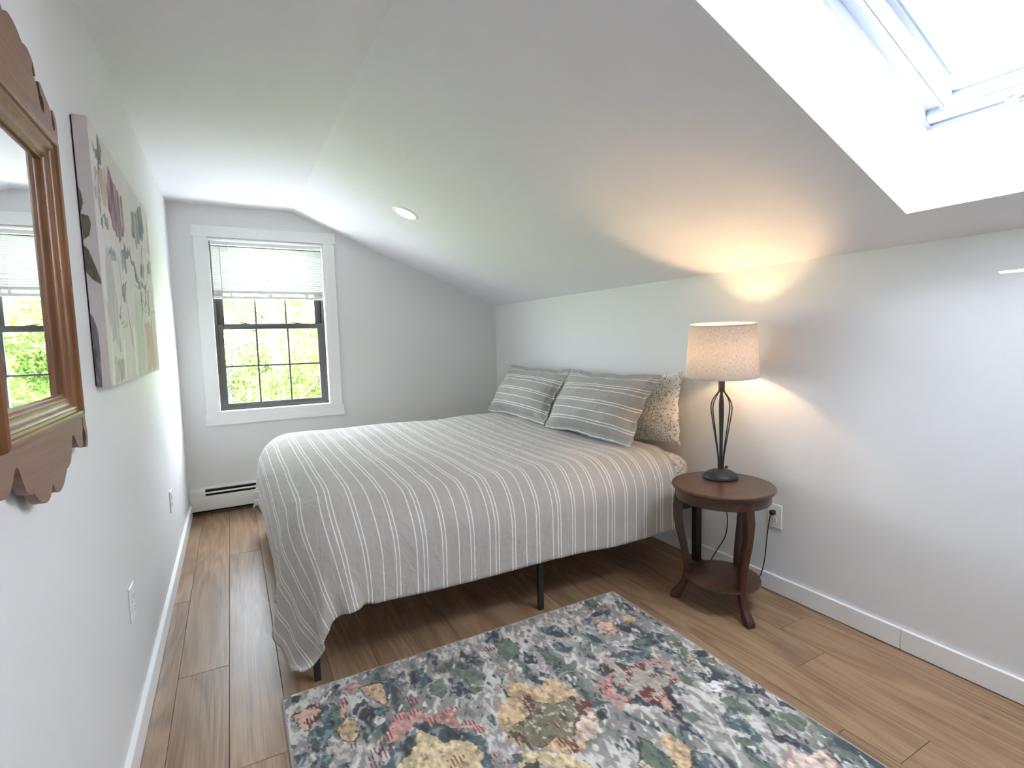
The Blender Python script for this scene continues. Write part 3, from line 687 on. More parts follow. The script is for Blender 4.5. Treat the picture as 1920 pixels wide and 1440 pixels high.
ap = [(.296, MZB + .012), (.301, 1.148), (.305, 1.128), (.305, 1.108), (.300, 1.094), (.288, 1.089), (.277, 1.093)]
ap = [ap[0]] + sp(ap[1:])
ap += sp([(.274, 1.097), (.284, 1.104), (.289, 1.114), (.284, 1.128), (.274, 1.140), (.263, 1.134), (.257, 1.117), (.259, 1.106)])
ap += sp([(.258, 1.100), (.240, 1.098), (.222, 1.100), (.212, 1.105), (.200, 1.116), (.186, 1.132), (.176, 1.136), (.166, 1.126), (.156, 1.106), (.146, 1.090), (.138, 1.082), (.124, 1.076), (.112, 1.073)])
ap += sp([(.110, 1.076), (.098, 1.066), (.080, 1.052), (.058, 1.042), (.036, 1.040), (.018, 1.046), (.006, 1.058), (0, 1.066)])
full = [(MY + s, z) for s, z in ap] + [(MY - s, z) for s, z in ap[::-1] if s > 0]
MB().prism(full, yz, .014, .030).build('apron', M_pine_pinklit, mr, smooth=0)
for s in (-1, 1):                            # the joint where the ear is let into the apron
    a, b = sorted((MY + s * .270, MY + s * .2715)); MB().box(.0295, .0306, a, b, 1.137, MZB - .002).build('ear_joint', M_slot, mr, smooth=0)

# ------------------------------------------------------------------ canvas painting
ART = [
  ('plum',0.75,[(0.277,0.701),(0.351,0.674),(0.502,0.661),(0.51,0.549),(0.379,0.496),(0.271,0.504),(0.221,0.545),(0.208,0.623)]),
  ('tan',0.60,[(0.112,0.679),(0.202,0.68),(0.228,0.595),(0.141,0.543),(0.105,0.597)]),
  ('grey',0.80,[(0.697,0.683),(0.831,0.688),(1.015,0.751),(1.052,0.652),(0.984,0.593),(0.77,0.53),(0.666,0.579)]),
  ('orange',0.60,[(1.181,0.75),(1.278,0.669),(1.212,0.567),(1.101,0.565)]),
  ('olive',0.80,[(0.042,0.731),(0.085,0.713),(0.132,0.758),(0.176,0.742),(0.133,0.694),(0.075,0.688)]),
  ('olive',0.70,[(0.102,0.688),(0.126,0.695),(0.084,0.53),(0.06,0.525)]),
  ('olive',0.80,[(0.041,0.64),(0.089,0.641),(0.082,0.624),(0.031,0.616)]),
  ('plum',0.35,[(0.012,0.602),(0.08,0.621),(0.079,0.535),(0.028,0.548)]),
  ('grey',0.70,[(0.156,0.438),(0.228,0.449),(0.285,0.421),(0.138,0.4)]),
  ('grey',0.70,[(0.482,0.495),(0.582,0.468),(0.413,0.443)]),
  ('olive',0.60,[(0.117,0.522),(0.18,0.526),(0.206,0.476),(0.147,0.487)]),
  ('olive',0.70,[(0.073,0.522),(0.102,0.522),(0.101,0.488),(0.064,0.487)]),
  ('grey',0.70,[(0.161,0.43),(0.255,0.448),(0.285,0.398),(0.19,0.385)]),
  ('grey',0.70,[(0.447,0.487),(0.59,0.502),(0.613,0.454),(0.473,0.453)]),
  ('grey',0.70,[(0.315,0.324),(0.438,0.344),(0.39,0.273),(0.305,0.267)]),
  ('grey',0.70,[(0.581,0.35),(0.818,0.386),(1.02,0.402),(0.933,0.37),(0.685,0.352)]),
  ('grey',0.70,[(0.606,0.441),(0.688,0.452),(0.777,0.391),(0.705,0.387)]),
  ('grey',0.70,[(0.842,0.477),(0.939,0.486),(0.912,0.414),(0.798,0.402)]),
  ('grey',0.70,[(1.066,0.503),(1.206,0.522),(1.184,0.459),(1.049,0.448)]),
  ('grey',0.70,[(0.369,0.452),(0.477,0.461),(0.467,0.4),(0.377,0.388)]),
  ('grey',0.30,[(0.099,0.429),(0.192,0.425),(0.214,0.179),(0.217,0.11),(0.06,0.143),(0.059,0.274)]),
  ('grey',0.45,[(0.095,0.079),(0.245,0.089),(0.26,0.004),(0.075,0.002)]),
  ('white',0.90,[(0.272,0.135),(0.298,0.135),(0.268,0.0),(0.239,0.002)]),
  ('white',0.80,[(0.492,0.21),(0.537,0.204),(0.536,0.0),(0.474,0.003)]),
  ('white',0.90,[(0.065,0.187),(0.081,0.188),(0.065,-0.004),(0.04,-0.002)]),
  ('green',0.45,[(0.588,0.319),(0.783,0.326),(0.748,0.019),(0.547,0.019)]),
  ('orange',0.50,[(0.802,0.209),(1.047,0.222),(1.101,0.014),(0.81,0.016)]),
  ('yellow',0.35,[(1.067,0.252),(1.273,0.261),(1.247,0.008),(1.097,0.009)]),
  ('dark',0.55,[(0.29,0.409),(0.306,0.411),(0.346,0.327),(0.325,0.325)]),
  ('dark',0.55,[(0.299,0.273),(0.315,0.275),(0.241,0.214),(0.222,0.213)]),
  ('dark',0.55,[(0.39,0.273),(0.408,0.274),(0.484,0.108),(0.46,0.109)]),
  ('dark',0.55,[(0.245,0.204),(0.376,0.206),(0.374,0.201),(0.251,0.197)]),
  ('dark',0.55,[(0.759,0.311),(0.997,0.31),(0.976,0.304),(0.77,0.306)]),
  ('dark',0.55,[(0.735,0.271),(1.246,0.283),(1.222,0.278),(0.747,0.265)]),
  ('dark',0.55,[(0.768,0.351),(0.815,0.355),(0.801,0.257),(0.77,0.256)]),
  ('dark',0.55,[(0.998,0.367),(1.035,0.37),(0.995,0.253),(0.96,0.251)]),
  ('dark',0.55,[(0.916,0.369),(0.951,0.372),(0.917,0.291),(0.883,0.289)]),
  ('dark',0.55,[(0.519,0.498),(0.539,0.502),(0.779,0.369),(0.748,0.366)]),
  ('dark',0.55,[(0.924,0.565),(0.952,0.57),(0.815,0.382),(0.79,0.379)])]

PAL = dict(plum=(.20, .10, .13), tan=(.48, .33, .20), grey=(.15, .175, .19), orange=(.55, .30, .20), olive=(.14, .135, .09), white=(.85, .85, .83), green=(.35, .55, .36), yellow=(.62, .66, .38), dark=(.09, .095, .09))
def inpoly(x, y, poly):
    r = np.zeros(x.shape, bool); n = len(poly); j = n - 1
    for i in range(n):
        xi, yi = poly[i]; xj, yj = poly[j]
        if yi != yj: r ^= ((yi > y) != (yj > y)) & (x < (xj - xi) * (y - yi) / (yj - yi) + xi)
        j = i
    return r
CW, CH, CD = 1.204, .775, .038
na, nb = 460, 400
A_, B_ = np.meshgrid(np.concatenate([np.linspace(-CD + .004, -.0003, 44), np.linspace(0, CW, na)]), np.linspace(0, CH, nb), indexing='ij')
base = np.ones(A_.shape + (3,)) * np.array((.70, .68, .66))
tint = np.clip(1 - B_ / .42, 0, 1)[..., None] * .8  # yellow-green wash: part the picture's own, part window reflection put into the colour
base = base * (1 - tint) + np.array((.62, .66, .47)) * tint
st = (.5 + .5 * fbm(A_ * 26, B_ * 1.6, 1.0, 3, 2.0))[..., None]; base *= .82 + .26 * st
wx = A_ + .045 * (fbm(A_ * 26, B_ * 16, 1, 3, 1.0) - .5); wy = B_ + .07 * (fbm(A_ * 22, B_ * 20, 1, 3, 6.0) - .5)
for c, al, poly in ART:
    k = inpoly(wx, wy, poly) & (A_ >= 0); sp_ = np.clip(.15 + 1.5 * (fbm(A_ * 34, B_ * 12, 1, 4, 3.0) - .12), 0, 1)
    f = (k * min(1, al * 1.3) * sp_)[..., None]; base = base * (1 - f) + np.array(PAL[c]) * f
side = A_ < 0; base[side] = np.array((.60, .55, .53)) * (.95 + .1 * fbm(A_ * 50, B_ * 30)[side][:, None])
q = A_ + CD                                    # the painted edge: leaves and a dark stem folded round the stretcher
for poly in ([(0, .585), (.010, .56), (.012, .53), (.004, .50), (0, .505)], [(.004, .50), (.022, .495), (.026, .475), (.020, .44), (.004, .425)], [(.002, .415), (.014, .40), (.025, .36), (.037, .315), (.036, .30), (.016, .315), (.004, .335)]):
    k = inpoly(q, B_, poly) & side; base[k] = np.array((.13, .125, .09)) * (.6 + 1.0 * fbm(A_ * 300, B_ * 60)[k][:, None])
k = inpoly(q, B_, [(0, .225), (.010, .205), (.018, .17), (.019, .10), (.016, .0), (0, 0)]) & side
base[k] = np.array((.20, .17, .19)) * (.35 + 1.3 * fbm(A_ * 400, B_ * 40)[k][:, None])
pa = empty('canvas_painting', (0, -2.79, 1.215), 'wide canvas of loose watercolour flowers on left wall beyond the mirror', 'painting')
t = NT('painted_canvas'); ca = t.n('ShaderNodeVertexColor', layer_name='Col'); t.base(ca.outputs[0], .8, 0, .12); t.bump(t.noise(t.coord(), 500, 2), .15, .001)
P = np.stack([np.where(A_ < 0, CD + A_, CD), -2.79 + np.maximum(A_, 0), 1.215 + B_], -1)
grid_obj('canvas', P, t.m, pa, col=base)
m = MB(); m.box(.0035, CD - .001, -2.7885, -2.79 + CW, 1.2155, 1.215 + CH - .0005); m.build('stretcher', simple('raw_canvas', (.62, .58, .54), .7), pa, smooth=0)
MB().box(.0005, .0034, -2.7905, -2.79 + CW - .004, 1.219, 1.215 + CH - .004).build('backing', M_slot, pa, smooth=0)

# ------------------------------------------------------------------ rug
RUG_SHAPES = [
  ('teal',0,[(261,491),(287,442),(323,453),(368,420),(388,379),(434,373),(470,416),(481,444),(537,487),(569,547),(571,617),(548,684),(534,718),(213,532),(238,504)]),
  ('pink',0,[(339,306),(409,313),(455,374),(515,357),(527,439),(576,499),(590,549),(535,491),(464,412),(406,368),(342,415),(282,410)]),
  ('cream',0,[(393,398),(436,504),(494,518),(540,560),(548,613),(521,647),(506,694),(257,549),(282,530),(334,506),(363,477)]),
  ('tan',1,[(264,100),(291,96),(328,101),(350,124),(352,172),(336,218),(319,226),(299,190),(274,138)]),
  ('teal',0,[(296,9),(333,2),(355,44),(335,75),(313,54)]),
  ('peach',1,[(32,111),(61,98),(91,99),(114,136),(98,172),(74,202),(50,215),(34,184)]),
  ('teal',0,[(126,143),(159,174),(146,250),(133,289),(104,312),(78,292),(89,242),(105,198)]),
  ('tan',1,[(167,246),(201,210),(211,249),(217,317),(199,353),(175,344),(152,311)]),
  ('navy',0,[(221,199),(256,171),(273,206),(303,247),(271,274),(252,296),(228,265)]),
  ('pink',0,[(203,51),(264,46),(253,100),(200,88)]),
  ('pink',0,[(184,116),(211,126),(193,217),(174,206)]),
  ('teal',0,[(32,8),(70,18),(52,57),(32,51)]),
  ('teal',0,[(2,319),(41,314),(54,336),(41,365),(6,367)]),
  ('teal',0,[(67,353),(108,363),(108,400),(74,409)]),
  ('teal',0,[(129,420),(164,432),(164,461),(130,447)]),
  ('teal',0,[(2,258),(19,272),(7,294)]),
  ('teal',0,[(452,106),(522,96),(498,189),(454,223),(440,169)]),
  ('teal',0,[(410,81),(445,73),(441,114),(407,121)]),
  ('green',2,[(504,206),(564,187),(550,286),(517,311),(488,262)]),
  ('navy',0,[(591,216),(631,240),(619,326),(587,352),(559,304)]),
  ('green',0,[(633,185),(696,222),(690,289),(647,291),(621,234)]),
  ('navy',0,[(681,49),(711,108),(746,192),(725,217),(684,170),(671,116)]),
  ('green',1,[(845,105),(904,105),(912,162),(878,224),(836,214),(826,161)]),
  ('navy',0,[(917,198),(950,250),(922,312),(880,287)]),
  ('green',1,[(975,200),(1008,253),(1020,340),(1001,376),(964,321)]),
  ('teal',0,[(1074,98),(1139,98),(1148,198),(1115,214),(1067,159)]),
  ('teal',0,[(1039,204),(1083,230),(1095,305),(1054,305)]),
  ('navy',0,[(841,14),(875,25),(865,65),(831,53)]),
  ('peach',1,[(789,233),(806,287),(792,322),(773,282)]),
  ('tan',0,[(765,347),(811,361),(834,428),(911,406),(944,466),(951,535),(958,600),(964,650),(890,735),(820,743),(761,737),(715,691),(652,645),(649,594),(637,546),(655,480),(712,432)]),
  ('blush',0,[(904,615),(964,639),(896,738),(835,732),(854,673)]),
  ('olive',1,[(792,441),(808,500),(841,543),(914,550),(946,605),(898,634),(847,658),(809,746),(796,709),(776,668),(702,674),(684,614),(678,570),(760,553)]),
  ('cream',0,[(640,652),(717,711),(796,775),(811,837),(795,878),(606,752)]),
  ('navy',0,[(856,345),(877,372),(891,422),(869,429),(844,380)]),
  ('navy',0,[(902,344),(924,385),(925,441),(904,416)]),
  ('navy',0,[(944,426),(977,445),(983,541),(964,517)]),
  ('teal',0,[(614,467),(643,473),(630,521),(607,529)]),
  ('navy',0,[(722,348),(731,380),(736,433),(722,413)]),
  ('teal',0,[(611,659),(645,669),(635,700),(604,691)]),
  ('teal',0,[(641,703),(688,722),(669,763),(623,745)]),
  ('navy',0,[(1082,440),(1167,451),(1156,509),(1087,518),(1047,553),(1033,607),(1065,668),(1136,710),(1201,799),(1237,805),(1262,714),(1340,643),(1278,606),(1184,611),(1126,577),(1109,506)]),
  ('teal',0,[(1198,400),(1278,419),(1339,470),(1366,514),(1369,557),(1306,527),(1260,505),(1226,458)]),
  ('creamgrey',3,[(1190,417),(1219,488),(1244,523),(1302,531),(1349,552),(1361,599),(1328,654),(1275,670),(1244,670),(1231,723),(1201,794),(1177,755),(1171,699),(1143,655),(1081,678),(1039,610),(1053,557),(1096,523),(1144,533),(1153,507)]),
  ('pink',0,[(1056,553),(1102,527),(1144,533),(1087,571),(1079,612),(1127,645),(1087,671),(1048,604)]),
  ('pink',0,[(1186,729),(1217,737),(1201,794),(1185,760)]),
  ('teal',0,[(1088,566),(1124,558),(1122,592),(1148,630),(1115,639),(1079,606)]),
  ('navy',0,[(1326,571),(1353,587),(1330,625),(1298,624),(1295,598)]),
  ('teal',0,[(1514,89),(1553,123),(1538,212),(1510,186),(1501,132)]),
  ('tan',1,[(1464,195),(1486,227),(1481,286),(1454,287),(1440,235)]),
  ('navy',0,[(1394,234),(1422,251),(1432,317),(1400,347),(1377,309),(1377,267)]),
  ('peach',1,[(1309,217),(1370,193),(1374,239),(1349,300),(1313,319),(1313,270)]),
  ('slate',0,[(1271,125),(1328,132),(1288,205),(1250,182)]),
  ('navy',0,[(1545,316),(1574,360),(1551,367)]),
  ('navy',0,[(1475,368),(1512,438),(1486,469),(1450,470),(1456,421)]),
  ('navy',0,[(1438,471),(1440,516),(1427,543),(1418,502)]),
  ('navy',0,[(1203,213),(1206,255),(1204,308),(1190,277)]),
  ('teal',0,[(1091,271),(1110,297),(1072,318)]),
  ('peach',0,[(1471,583),(1509,571),(1482,611),(1455,608)]),
  ('navy',0,[(1531,570),(1579,584),(1570,629),(1540,618),(1506,598)]),
  ('olive',0,[(1493,624),(1574,652),(1561,671),(1487,647)]),
  ('olive',0,[(1502,432),(1542,440),(1545,504),(1509,543),(1474,507)]),
  ('navy',0,[(1421,666),(1458,682),(1459,744),(1429,732),(1419,690)]),
  ('white',0,[(1387,719),(1448,737),(1478,773),(1451,803),(1407,800),(1378,760)]),
  ('green',0,[(1365,633),(1392,661),(1386,707),(1356,712),(1347,672)]),
  ('teal',0,[(1291,686),(1316,706),(1304,756),(1281,731)]),
  ('navy',0,[(1469,916),(1519,922),(1477,966),(1439,958)]),
  ('green',0,[(1398,827),(1433,856),(1443,908),(1405,931),(1372,882)]),
  ('teal',0,[(1316,894),(1363,921),(1361,970),(1319,966),(1303,921)]),
  ('green',2,[(1503,974),(1546,999),(1547,1051),(1501,1065),(1478,1024)]),
  ('teal',0,[(1543,1103),(1557,1125),(1531,1148),(1526,1126)]),
  ('green',1,[(1015,815),(1033,857),(1030,924),(1004,977),(914,925)]),
  ('tan',0,[(1084,841),(1113,872),(1109,915),(1115,943),(1052,1005),(1011,981),(1046,903)]),
  ('teal',1,[(1127,937),(1140,958),(1159,993),(1141,1057),(1055,1007)]),
  ('navy',0,[(1208,786),(1202,869),(1197,953),(1188,948),(1180,877),(1162,774)]),
  ('blush',3,[(1392,1086),(1414,1129),(1475,1134),(1477,1154),(1441,1215),(1307,1142)]),
  ('navy',0,[(1530,768),(1521,833),(1504,823),(1502,778)]),
  ('navy',0,[(1469,861),(1474,912),(1447,926),(1460,879)]),
  ('green',0,[(1275,960),(1315,989),(1313,1040),(1267,1006)]),
  ('teal',0,[(1571,819),(1581,834),(1553,865),(1549,841)]),
  ('navy',0,[(1402,1014),(1431,1051),(1449,1094),(1424,1092),(1390,1046)]),
  ('green',0,[(1217,814),(1263,826),(1253,864),(1211,861)]),
  ('blush',0,[(952,884),(977,904),(956,949),(914,925)])]
RUG_RED = [(151,78),(195,135),(187,155),(390,187),(389,231),(414,270),(336,323),(304,363),(292,382),(270,389),(246,433),(268,446),(221,456),(223,488),(444,329),(442,396),(488,373),(523,382),(545,456),(373,333),(461,587),(408,326),(98,102),(81,174),(190,367),(580,146),(560,469),(572,508),(577,648),(583,678),(644,591),(660,630),(732,663),(784,703),(803,733),(958,600),(805,623),(770,602),(773,503),(787,463),(1444,95),(792,115),(450,592),(436,593),(540,390),(445,402),(289,384),(243,435),(213,481),(1436,82),(1359,84),(1300,279),(1353,607),(1321,656),(1299,673),(1263,669),(1274,591),(1278,606),(1204,537),(1178,577),(1131,591),(1202,667),(1202,712),(1282,532),(1335,557),(1141,538),(1073,563),(1178,665),(1170,709),(1236,704),(952,597),(938,928),(1331,1172)]

RX0, RX1, RY0, RY1 = .444, 2.020, -5.08, -2.678
RES = .0042
nx, ny = int((RX1 - RX0) / RES), int((RY0 - RY1) / -RES)
X_, Y_ = np.meshgrid(np.linspace(0, RX1 - RX0, nx), np.linspace(0, RY1 - RY0, ny), indexing='ij')
C = dict(teal=(.045, .090, .105), navy=(.018, .026, .050), tan=(.60, .43, .25), cream=(.68, .55, .34), peach=(.62, .42, .30), pink=(.56, .29, .26), blush=(.70, .55, .47), green=(.115, .155, .115), olive=(.20, .20, .13), slate=(.095, .115, .16), creamgrey=(.46, .42, .36), white=(.78, .77, .75), red=(.20, .014, .022), grey=(.305, .285, .28))
n1 = fbm(X_, Y_ * .55, 9, 4, 1.0); n2 = fbm(X_, Y_ * .4, 34, 3, 4.0); n3 = fbm(X_, Y_ * .6, 85, 2, 8.0); n4 = fbm(X_, Y_ * .5, 14, 4, 21.0)
def blend(base, k, c): k = np.clip(k, 0, 1)[..., None]; return base * (1 - k) + np.array(c) * k
n5 = fbm(X_ + Y_ * .6, Y_ * .30 - X_ * .3, 60, 2, 31.0); n6 = fbm(X_, Y_, 150, 1, 17.0)
R_ = np.ones(X_.shape + (3,)) * np.array(C['grey'])
R_ = blend(R_, (n1 - .5) * 5, (.44, .42, .40)); R_ = blend(R_, (n4 - .55) * 8, (.15, .19, .16)); R_ = blend(R_, (.42 - n4) * 7, (.36, .33, .31))
R_ = blend(R_, (n2 - .55) * 12 * (n1 > .40), (.70, .68, .64)); R_ = blend(R_, (n2 * .45 + n4 * .55 - .595) * 18, (.045, .065, .085))
R_ = blend(R_, (n5 - .66) * 16, (.74, .72, .66)); R_ = blend(R_, (.27 - n5) * 16 * (n4 > .46), (.04, .055, .07))
R_ = blend(R_, .5 * (n4 < .50) * (n3 > .60), (.72, .70, .66))
ox = (fbm(X_, Y_, 26, 3, 2.0) - .5) * .040; oy = (fbm(X_, Y_, 26, 3, 9.0) - .5) * .046
def motif(R_, col, outline, poly):
    P_ = np.array(poly) / 1000.0; lo, hi = P_.min(0) - .05, P_.max(0) + .05
    i0, i1 = np.clip([int(lo[0] / RES), int(hi[0] / RES) + 1], 0, nx); j0, j1 = np.clip([int(lo[1] / RES), int(hi[1] / RES) + 1], 0, ny)
    if i1 - i0 < 2 or j1 - j0 < 2: return R_
    s = (slice(i0, i1), slice(j0, j1)); x = X_[s] + ox[s]; y = Y_[s] + oy[s]; c = P_.mean(0)
    a = inpoly(x, y, P_); sub = R_[s]; big = inpoly(c[0] + (x - c[0]) * .86, c[1] + (y - c[1]) * .86, P_) & ~a
    if outline in (1, 3): sub = blend(sub, big * (n3[s] > .38) * .92, (.03, .03, .035) if outline == 1 else (.50, .30, .26))
    if outline == 2: sub = blend(sub, big * .8, (.55, .53, .46))
    base = np.array(C[col]); tex = .62 + .85 * n2[s]
    body = base[None, None] * tex[..., None] * (.80 + .40 * n6[s][..., None])
    if col in ('teal', 'navy', 'slate'): body = blend(body, (n3[s] - .58) * 10, (.20, .25, .26)); body = blend(body, (.45 - n2[s]) * 7, (.012, .015, .025)); body = blend(body, (n5[s] - .70) * 12, (.42, .42, .38))
    elif col in ('olive', 'creamgrey'): body = blend(body, (n2[s] - .55) * 12, (.06, .04, .035)); body = blend(body, (n3[s] - .62) * 12, (.55, .50, .43))
    else: body = blend(body, (n3[s] - .58) * 7, base * 1.35); body = blend(body, (.36 - n3[s]) * 7, base * .55)
    sub = np.where(a[..., None], blend(sub, .93 * np.ones(a.shape), (0, 0, 0)) + .93 * body, sub)
    R_[s] = sub; return R_
rr = np.random.default_rng(5)
for k in range(230):                            # petals and leaves over the part of the field the list below leaves open
    cx_, cy_ = rr.random() * 1576, 90 + rr.random() * 2250
    if cy_ < 1150 and rr.random() < .60: continue
    a = rr.random() * 6.28; L_, w_ = 30 + 45 * rr.random(), 12 + 22 * rr.random(); big = cy_ > 1150
    if big: L_, w_ = L_ * 1.3, w_ * 1.3
    pts = [(cx_ + L_ * u * math.cos(a) - w_ * v * math.sin(a), cy_ + L_ * u * math.sin(a) + w_ * v * math.cos(a)) for u, v in ((-1, 0), (-.5, .7), (.2, 1), (.8, .6), (1, 0), (.8, -.6), (.2, -1), (-.5, -.7))]
    R_ = motif(R_, ('teal', 'navy', 'green', 'green', 'slate', 'olive', 'tan', 'pink')[int(rr.random() * (8 if big else 5))], int(rr.random() * 3), pts)
for col, outl, poly in RUG_SHAPES: R_ = motif(R_, col, outl, poly)
dash = np.sin(X_ * 2 * PI / .0126 + 2.0 * n3) > .05
for px, py in RUG_RED:
    d = np.hypot(((X_ + ox) - px / 1000) * .75, ((Y_ + oy) - py / 1000)); R_ = np.where(((d < .015 + .030 * (n2 - .5)) & dash)[..., None], np.array(C['red']) * (.7 + .8 * n3[..., None]), R_)
R_ = R_ * (.80 + .40 * n3[..., None]) * (.93 + .14 * rr.random(X_.shape)[..., None])
hgt = .0075 + .0016 * (n3 - .5) + .0008 * (rr.random(X_.shape) - .5)
t = NT('woven_rug_pile'); ca = t.n('ShaderNodeVertexColor', layer_name='Col'); t.base(t.mix(t.math('MULTIPLY', t.noise(t.coord(), 420, 2), .22), ca.outputs[0], (.20, .19, .18)), .85, 0, .2); t.b.inputs['Sheen Weight'].default_value = .25
t.bump(t.noise(t.coord(), 520, 2), .35, .003)
rg = empty('area_rug', ((RX0 + RX1) / 2, -3.2, 0), 'multicoloured floral area rug on the plank floor', 'rug')
grid_obj('pile', np.stack([RX0 + X_, RY1 - Y_, hgt], -1), t.m, rg, col=np.clip(R_, 0, 1))
MB().box(RX0 + .001, RX1 - .001, RY0 + .001, RY1 - .001, .0002, .0055).build('backing', simple('jute_backing', (.30, .27, .23), .9), rg, smooth=0)
M_bind = simple('rug_binding', (.40, .37, .33), .9, var=.2, scale=300, bump=.4)
m = MB()
for a in ((RX0 - .004, RX0 + .003, RY0 - .004, RY1 + .004), (RX1 - .003, RX1 + .004, RY0 - .004, RY1 + .004), (RX0 + .003, RX1 - .003, RY1 - .003, RY1 + .004), (RX0 + .003, RX1 - .003, RY0 - .004, RY0 + .003)): m.box(*a, .0004, .0082)
m.build('binding', M_bind, rg, bevel=.002)

# ------------------------------------------------------------------ trees outside the far window
def leafmat(name, c0, c1, c2):
    t = NT(name); v = t.coord(); f = t.noise(v, 1.1, 3, .6); f2 = t.noise(v, 9, 1)
    c = t.ramp(t.math('ADD', t.math('MULTIPLY', f, .6), t.math('MULTIPLY', f2, .4)), [(.30, c0), (.5, c1), (.68, c2)])
    d = t.n('ShaderNodeBsdfDiffuse'); r = t.n('ShaderNodeBsdfTranslucent'); x = t.n('ShaderNodeMixShader'); x.inputs[0].default_value = .45
    t.l(c, d.inputs[0]); t.l(c, r.inputs[0]); t.l(d.outputs[0], x.inputs[1]); t.l(r.outputs[0], x.inputs[2]); t.l(x.outputs[0], t.out.inputs[0]); return t.m
M_leafA = leafmat('spring_leaves', (.03, .07, .02), (.11, .165, .04), (.26, .29, .11))
M_leafB = leafmat('lime_leaves', (.05, .10, .03), (.17, .22, .06), (.32, .34, .17))
M_bark = simple('grey_bark', (.085, .095, .105), .9, var=.3, scale=14, bump=.5)
def leaves(name, mat, parent, blobs, count, size, seed):
    r = np.random.default_rng(seed); C_ = []; 
    wts = np.array([b[3] ** 2 for b in blobs]); pick = r.choice(len(blobs), count, p=wts / wts.sum())
    B = np.array(blobs)[pick]; d = r.normal(size=(count, 3)); d /= np.linalg.norm(d, axis=1, keepdims=True); rad = B[:, 3] * r.random(count) ** .45
    c = B[:, :3] + d * rad[:, None] * np.array((1, 1, .85))
    a = r.normal(size=(count, 3)); a /= np.linalg.norm(a, axis=1, keepdims=True); b = np.cross(a, r.normal(size=(count, 3))); b /= np.linalg.norm(b, axis=1, keepdims=True)
    L = (size * (.6 + .8 * r.random(count)))[:, None]; nrm_ = np.cross(a, b)
    vs = np.stack([c - a * L, c + b * L * .42 + nrm_ * L * .12, c + a * L, c - b * L * .42 + nrm_ * L * .12], 1).reshape(-1, 3) - np.array(wloc(parent))
    me = D.meshes.new(name); q = np.arange(count * 4, dtype=np.int32)
    me.vertices.add(count * 4); me.vertices.foreach_set('co', vs.astype(np.float32).ravel()); me.loops.add(count * 4); me.loops.foreach_set('vertex_index', q)
    me.polygons.add(count); me.polygons.foreach_set('loop_start', q[::4].copy()); me.update(calc_edges=True); me.materials.append(mat)
    o = D.objects.new(name, me); COL.objects.link(o); o.parent = parent; o['kind'] = 'stuff'; return o
GZ = -3.3
def tree(x, y, h, blobs, mat, count, size, seed, label, group=None, trunk=.13):
    e = empty('tree', (x, y, GZ), label, 'tree', group); r = random.Random(seed)
    pts = [(x, y, GZ), (x + .05, y, GZ + h * .35), (x - .04, y + .05, GZ + h * .7), (x + .08, y + .02, GZ + h)]
    MB().tube(smooth_path(pts, 4), [trunk * (1 - .75 * i / 12) for i in range(13)], 10).build('trunk', M_bark, e, smooth=60)
    if seed == 1: MB().tube(smooth_path([(x + .02, y, 1.62), (x - .35, y - .05, 1.75), (x - .62, y - .02, 1.62), (x - .80, y, 1.50)], 4), [.036 - .0022 * i for i in range(13)], 7).build('branch', M_bark, e, smooth=60)
    for k in range(6):
        z = GZ + h * (.42 + .09 * k); a = r.uniform(0, 6.28); L_ = r.uniform(.8, 1.5)
        MB().tube(smooth_path([(x, y, z), (x + L_ * .5 * math.cos(a), y + L_ * .5 * math.sin(a), z + .25), (x + L_ * math.cos(a), y + L_ * math.sin(a), z + .35 + r.uniform(-.2, .4))], 3), [.05 - .006 * i for i in range(7)], 7).build('branch', M_bark, e, smooth=60)
    leaves('foliage', mat, e, [(x + a, y + b, c, d) for a, b, c, d in blobs], count, size, seed)
    return e
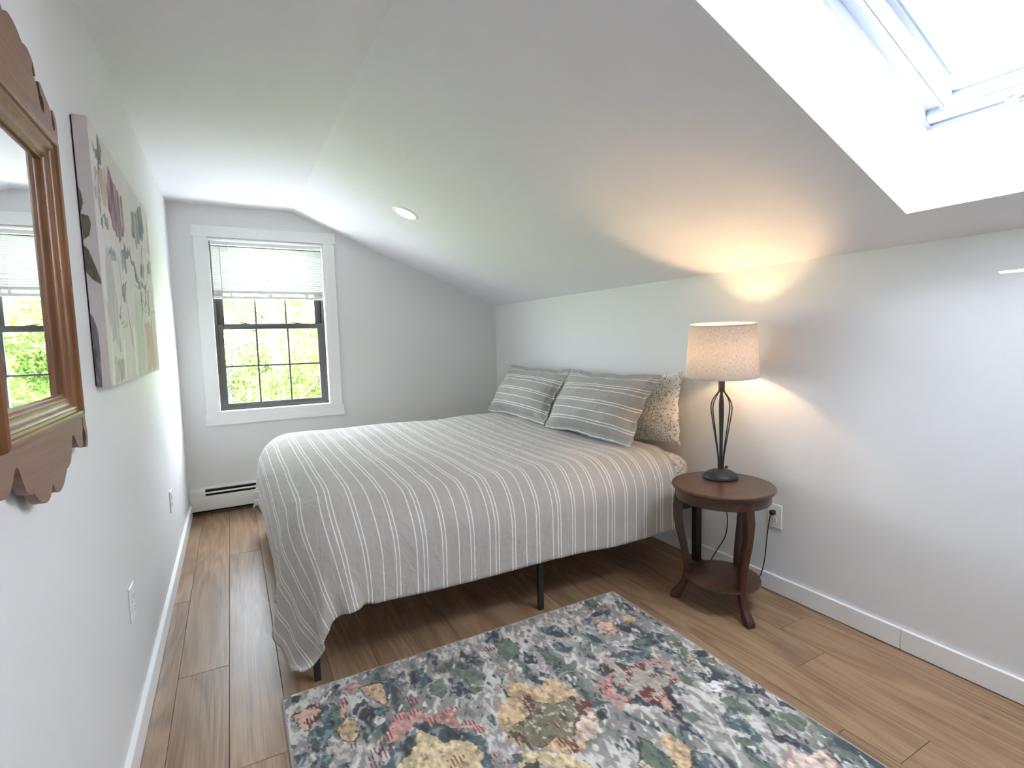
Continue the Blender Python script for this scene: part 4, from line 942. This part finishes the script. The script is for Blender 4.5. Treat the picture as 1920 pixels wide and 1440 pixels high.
cloud = lambda seed, n, sx, z0, z1, r0, r1: [(q.uniform(-sx, sx), q.uniform(-.7, .7), q.uniform(z0, z1), q.uniform(r0, r1)) for q in [random.Random(seed)] for _ in range(n)]
tree(1.22, 7.2, 7.5, cloud(1, 9, 1.5, 2.75, 4.4, .40, .7) + [(-.9 + .42 * q, -.75, -.9 + .62 * (q % 4), .62) for q in range(8)], M_leafA, 5200, .085, 1, 'tree with bare pale trunk and side branch in the upper window panes', trunk=.16)
G = 'trees outside the far window'
tree(.35, 8.8, 5.2, cloud(2, 16, 1.5, -1.6, 2.3, .6, 1.0), M_leafB, 10500, .056, 2, 'leafy pale green tree at the left of the lower window panes', G)
tree(2.4, 9.4, 5.4, cloud(3, 16, 1.4, -1.7, 2.6, .6, 1.0), M_leafA, 10500, .056, 3, 'leafy yellow green tree at the right of the lower window panes', G)
tree(4.4, 10.2, 5.8, cloud(4, 16, 1.6, -1.6, 2.8, .6, 1.1), M_leafB, 6000, .085, 4, 'leafy tree outside, seen in the wall mirror behind its glass', G)
tree(1.3, 12.5, 7.0, cloud(5, 22, 3.2, -1.5, 4.6, .8, 1.4), M_leafB, 7500, .12, 5, 'broad pale tree standing behind the other trees outside', G)
tree(-1.6, 10.5, 6.0, cloud(6, 16, 1.5, -1.5, 2.8, .6, 1.1), M_leafA, 5000, .085, 6, 'leafy tree outside, beyond the left edge of the far window', G)
t = NT('pale_bounce_ground'); t.base(t.mix(t.noise(t.coord(), 3, 4), (.36, .38, .40), (.46, .48, .50)), .95)
gr = MB().add([(-30, .4, GZ), (34, .4, GZ), (34, 6, GZ), (-30, 6, GZ)], [(0, 1, 2, 3)]).build('ground', t.m, smooth=0); gr['kind'] = 'structure'  # unseen strip below the window, made pale to bounce daylight onto the ceiling
t = NT('meadow'); t.base(t.mix(t.noise(t.coord(), 3, 4), (.12, .20, .05), (.28, .36, .10)), .95)
gr = MB().add([(-30, 6, GZ - .01), (34, 6, GZ - .01), (34, 50, GZ + 2.5), (-30, 50, GZ + 2.5)], [(0, 1, 2, 3)]).build('ground', t.m, smooth=0); gr['kind'] = 'structure'
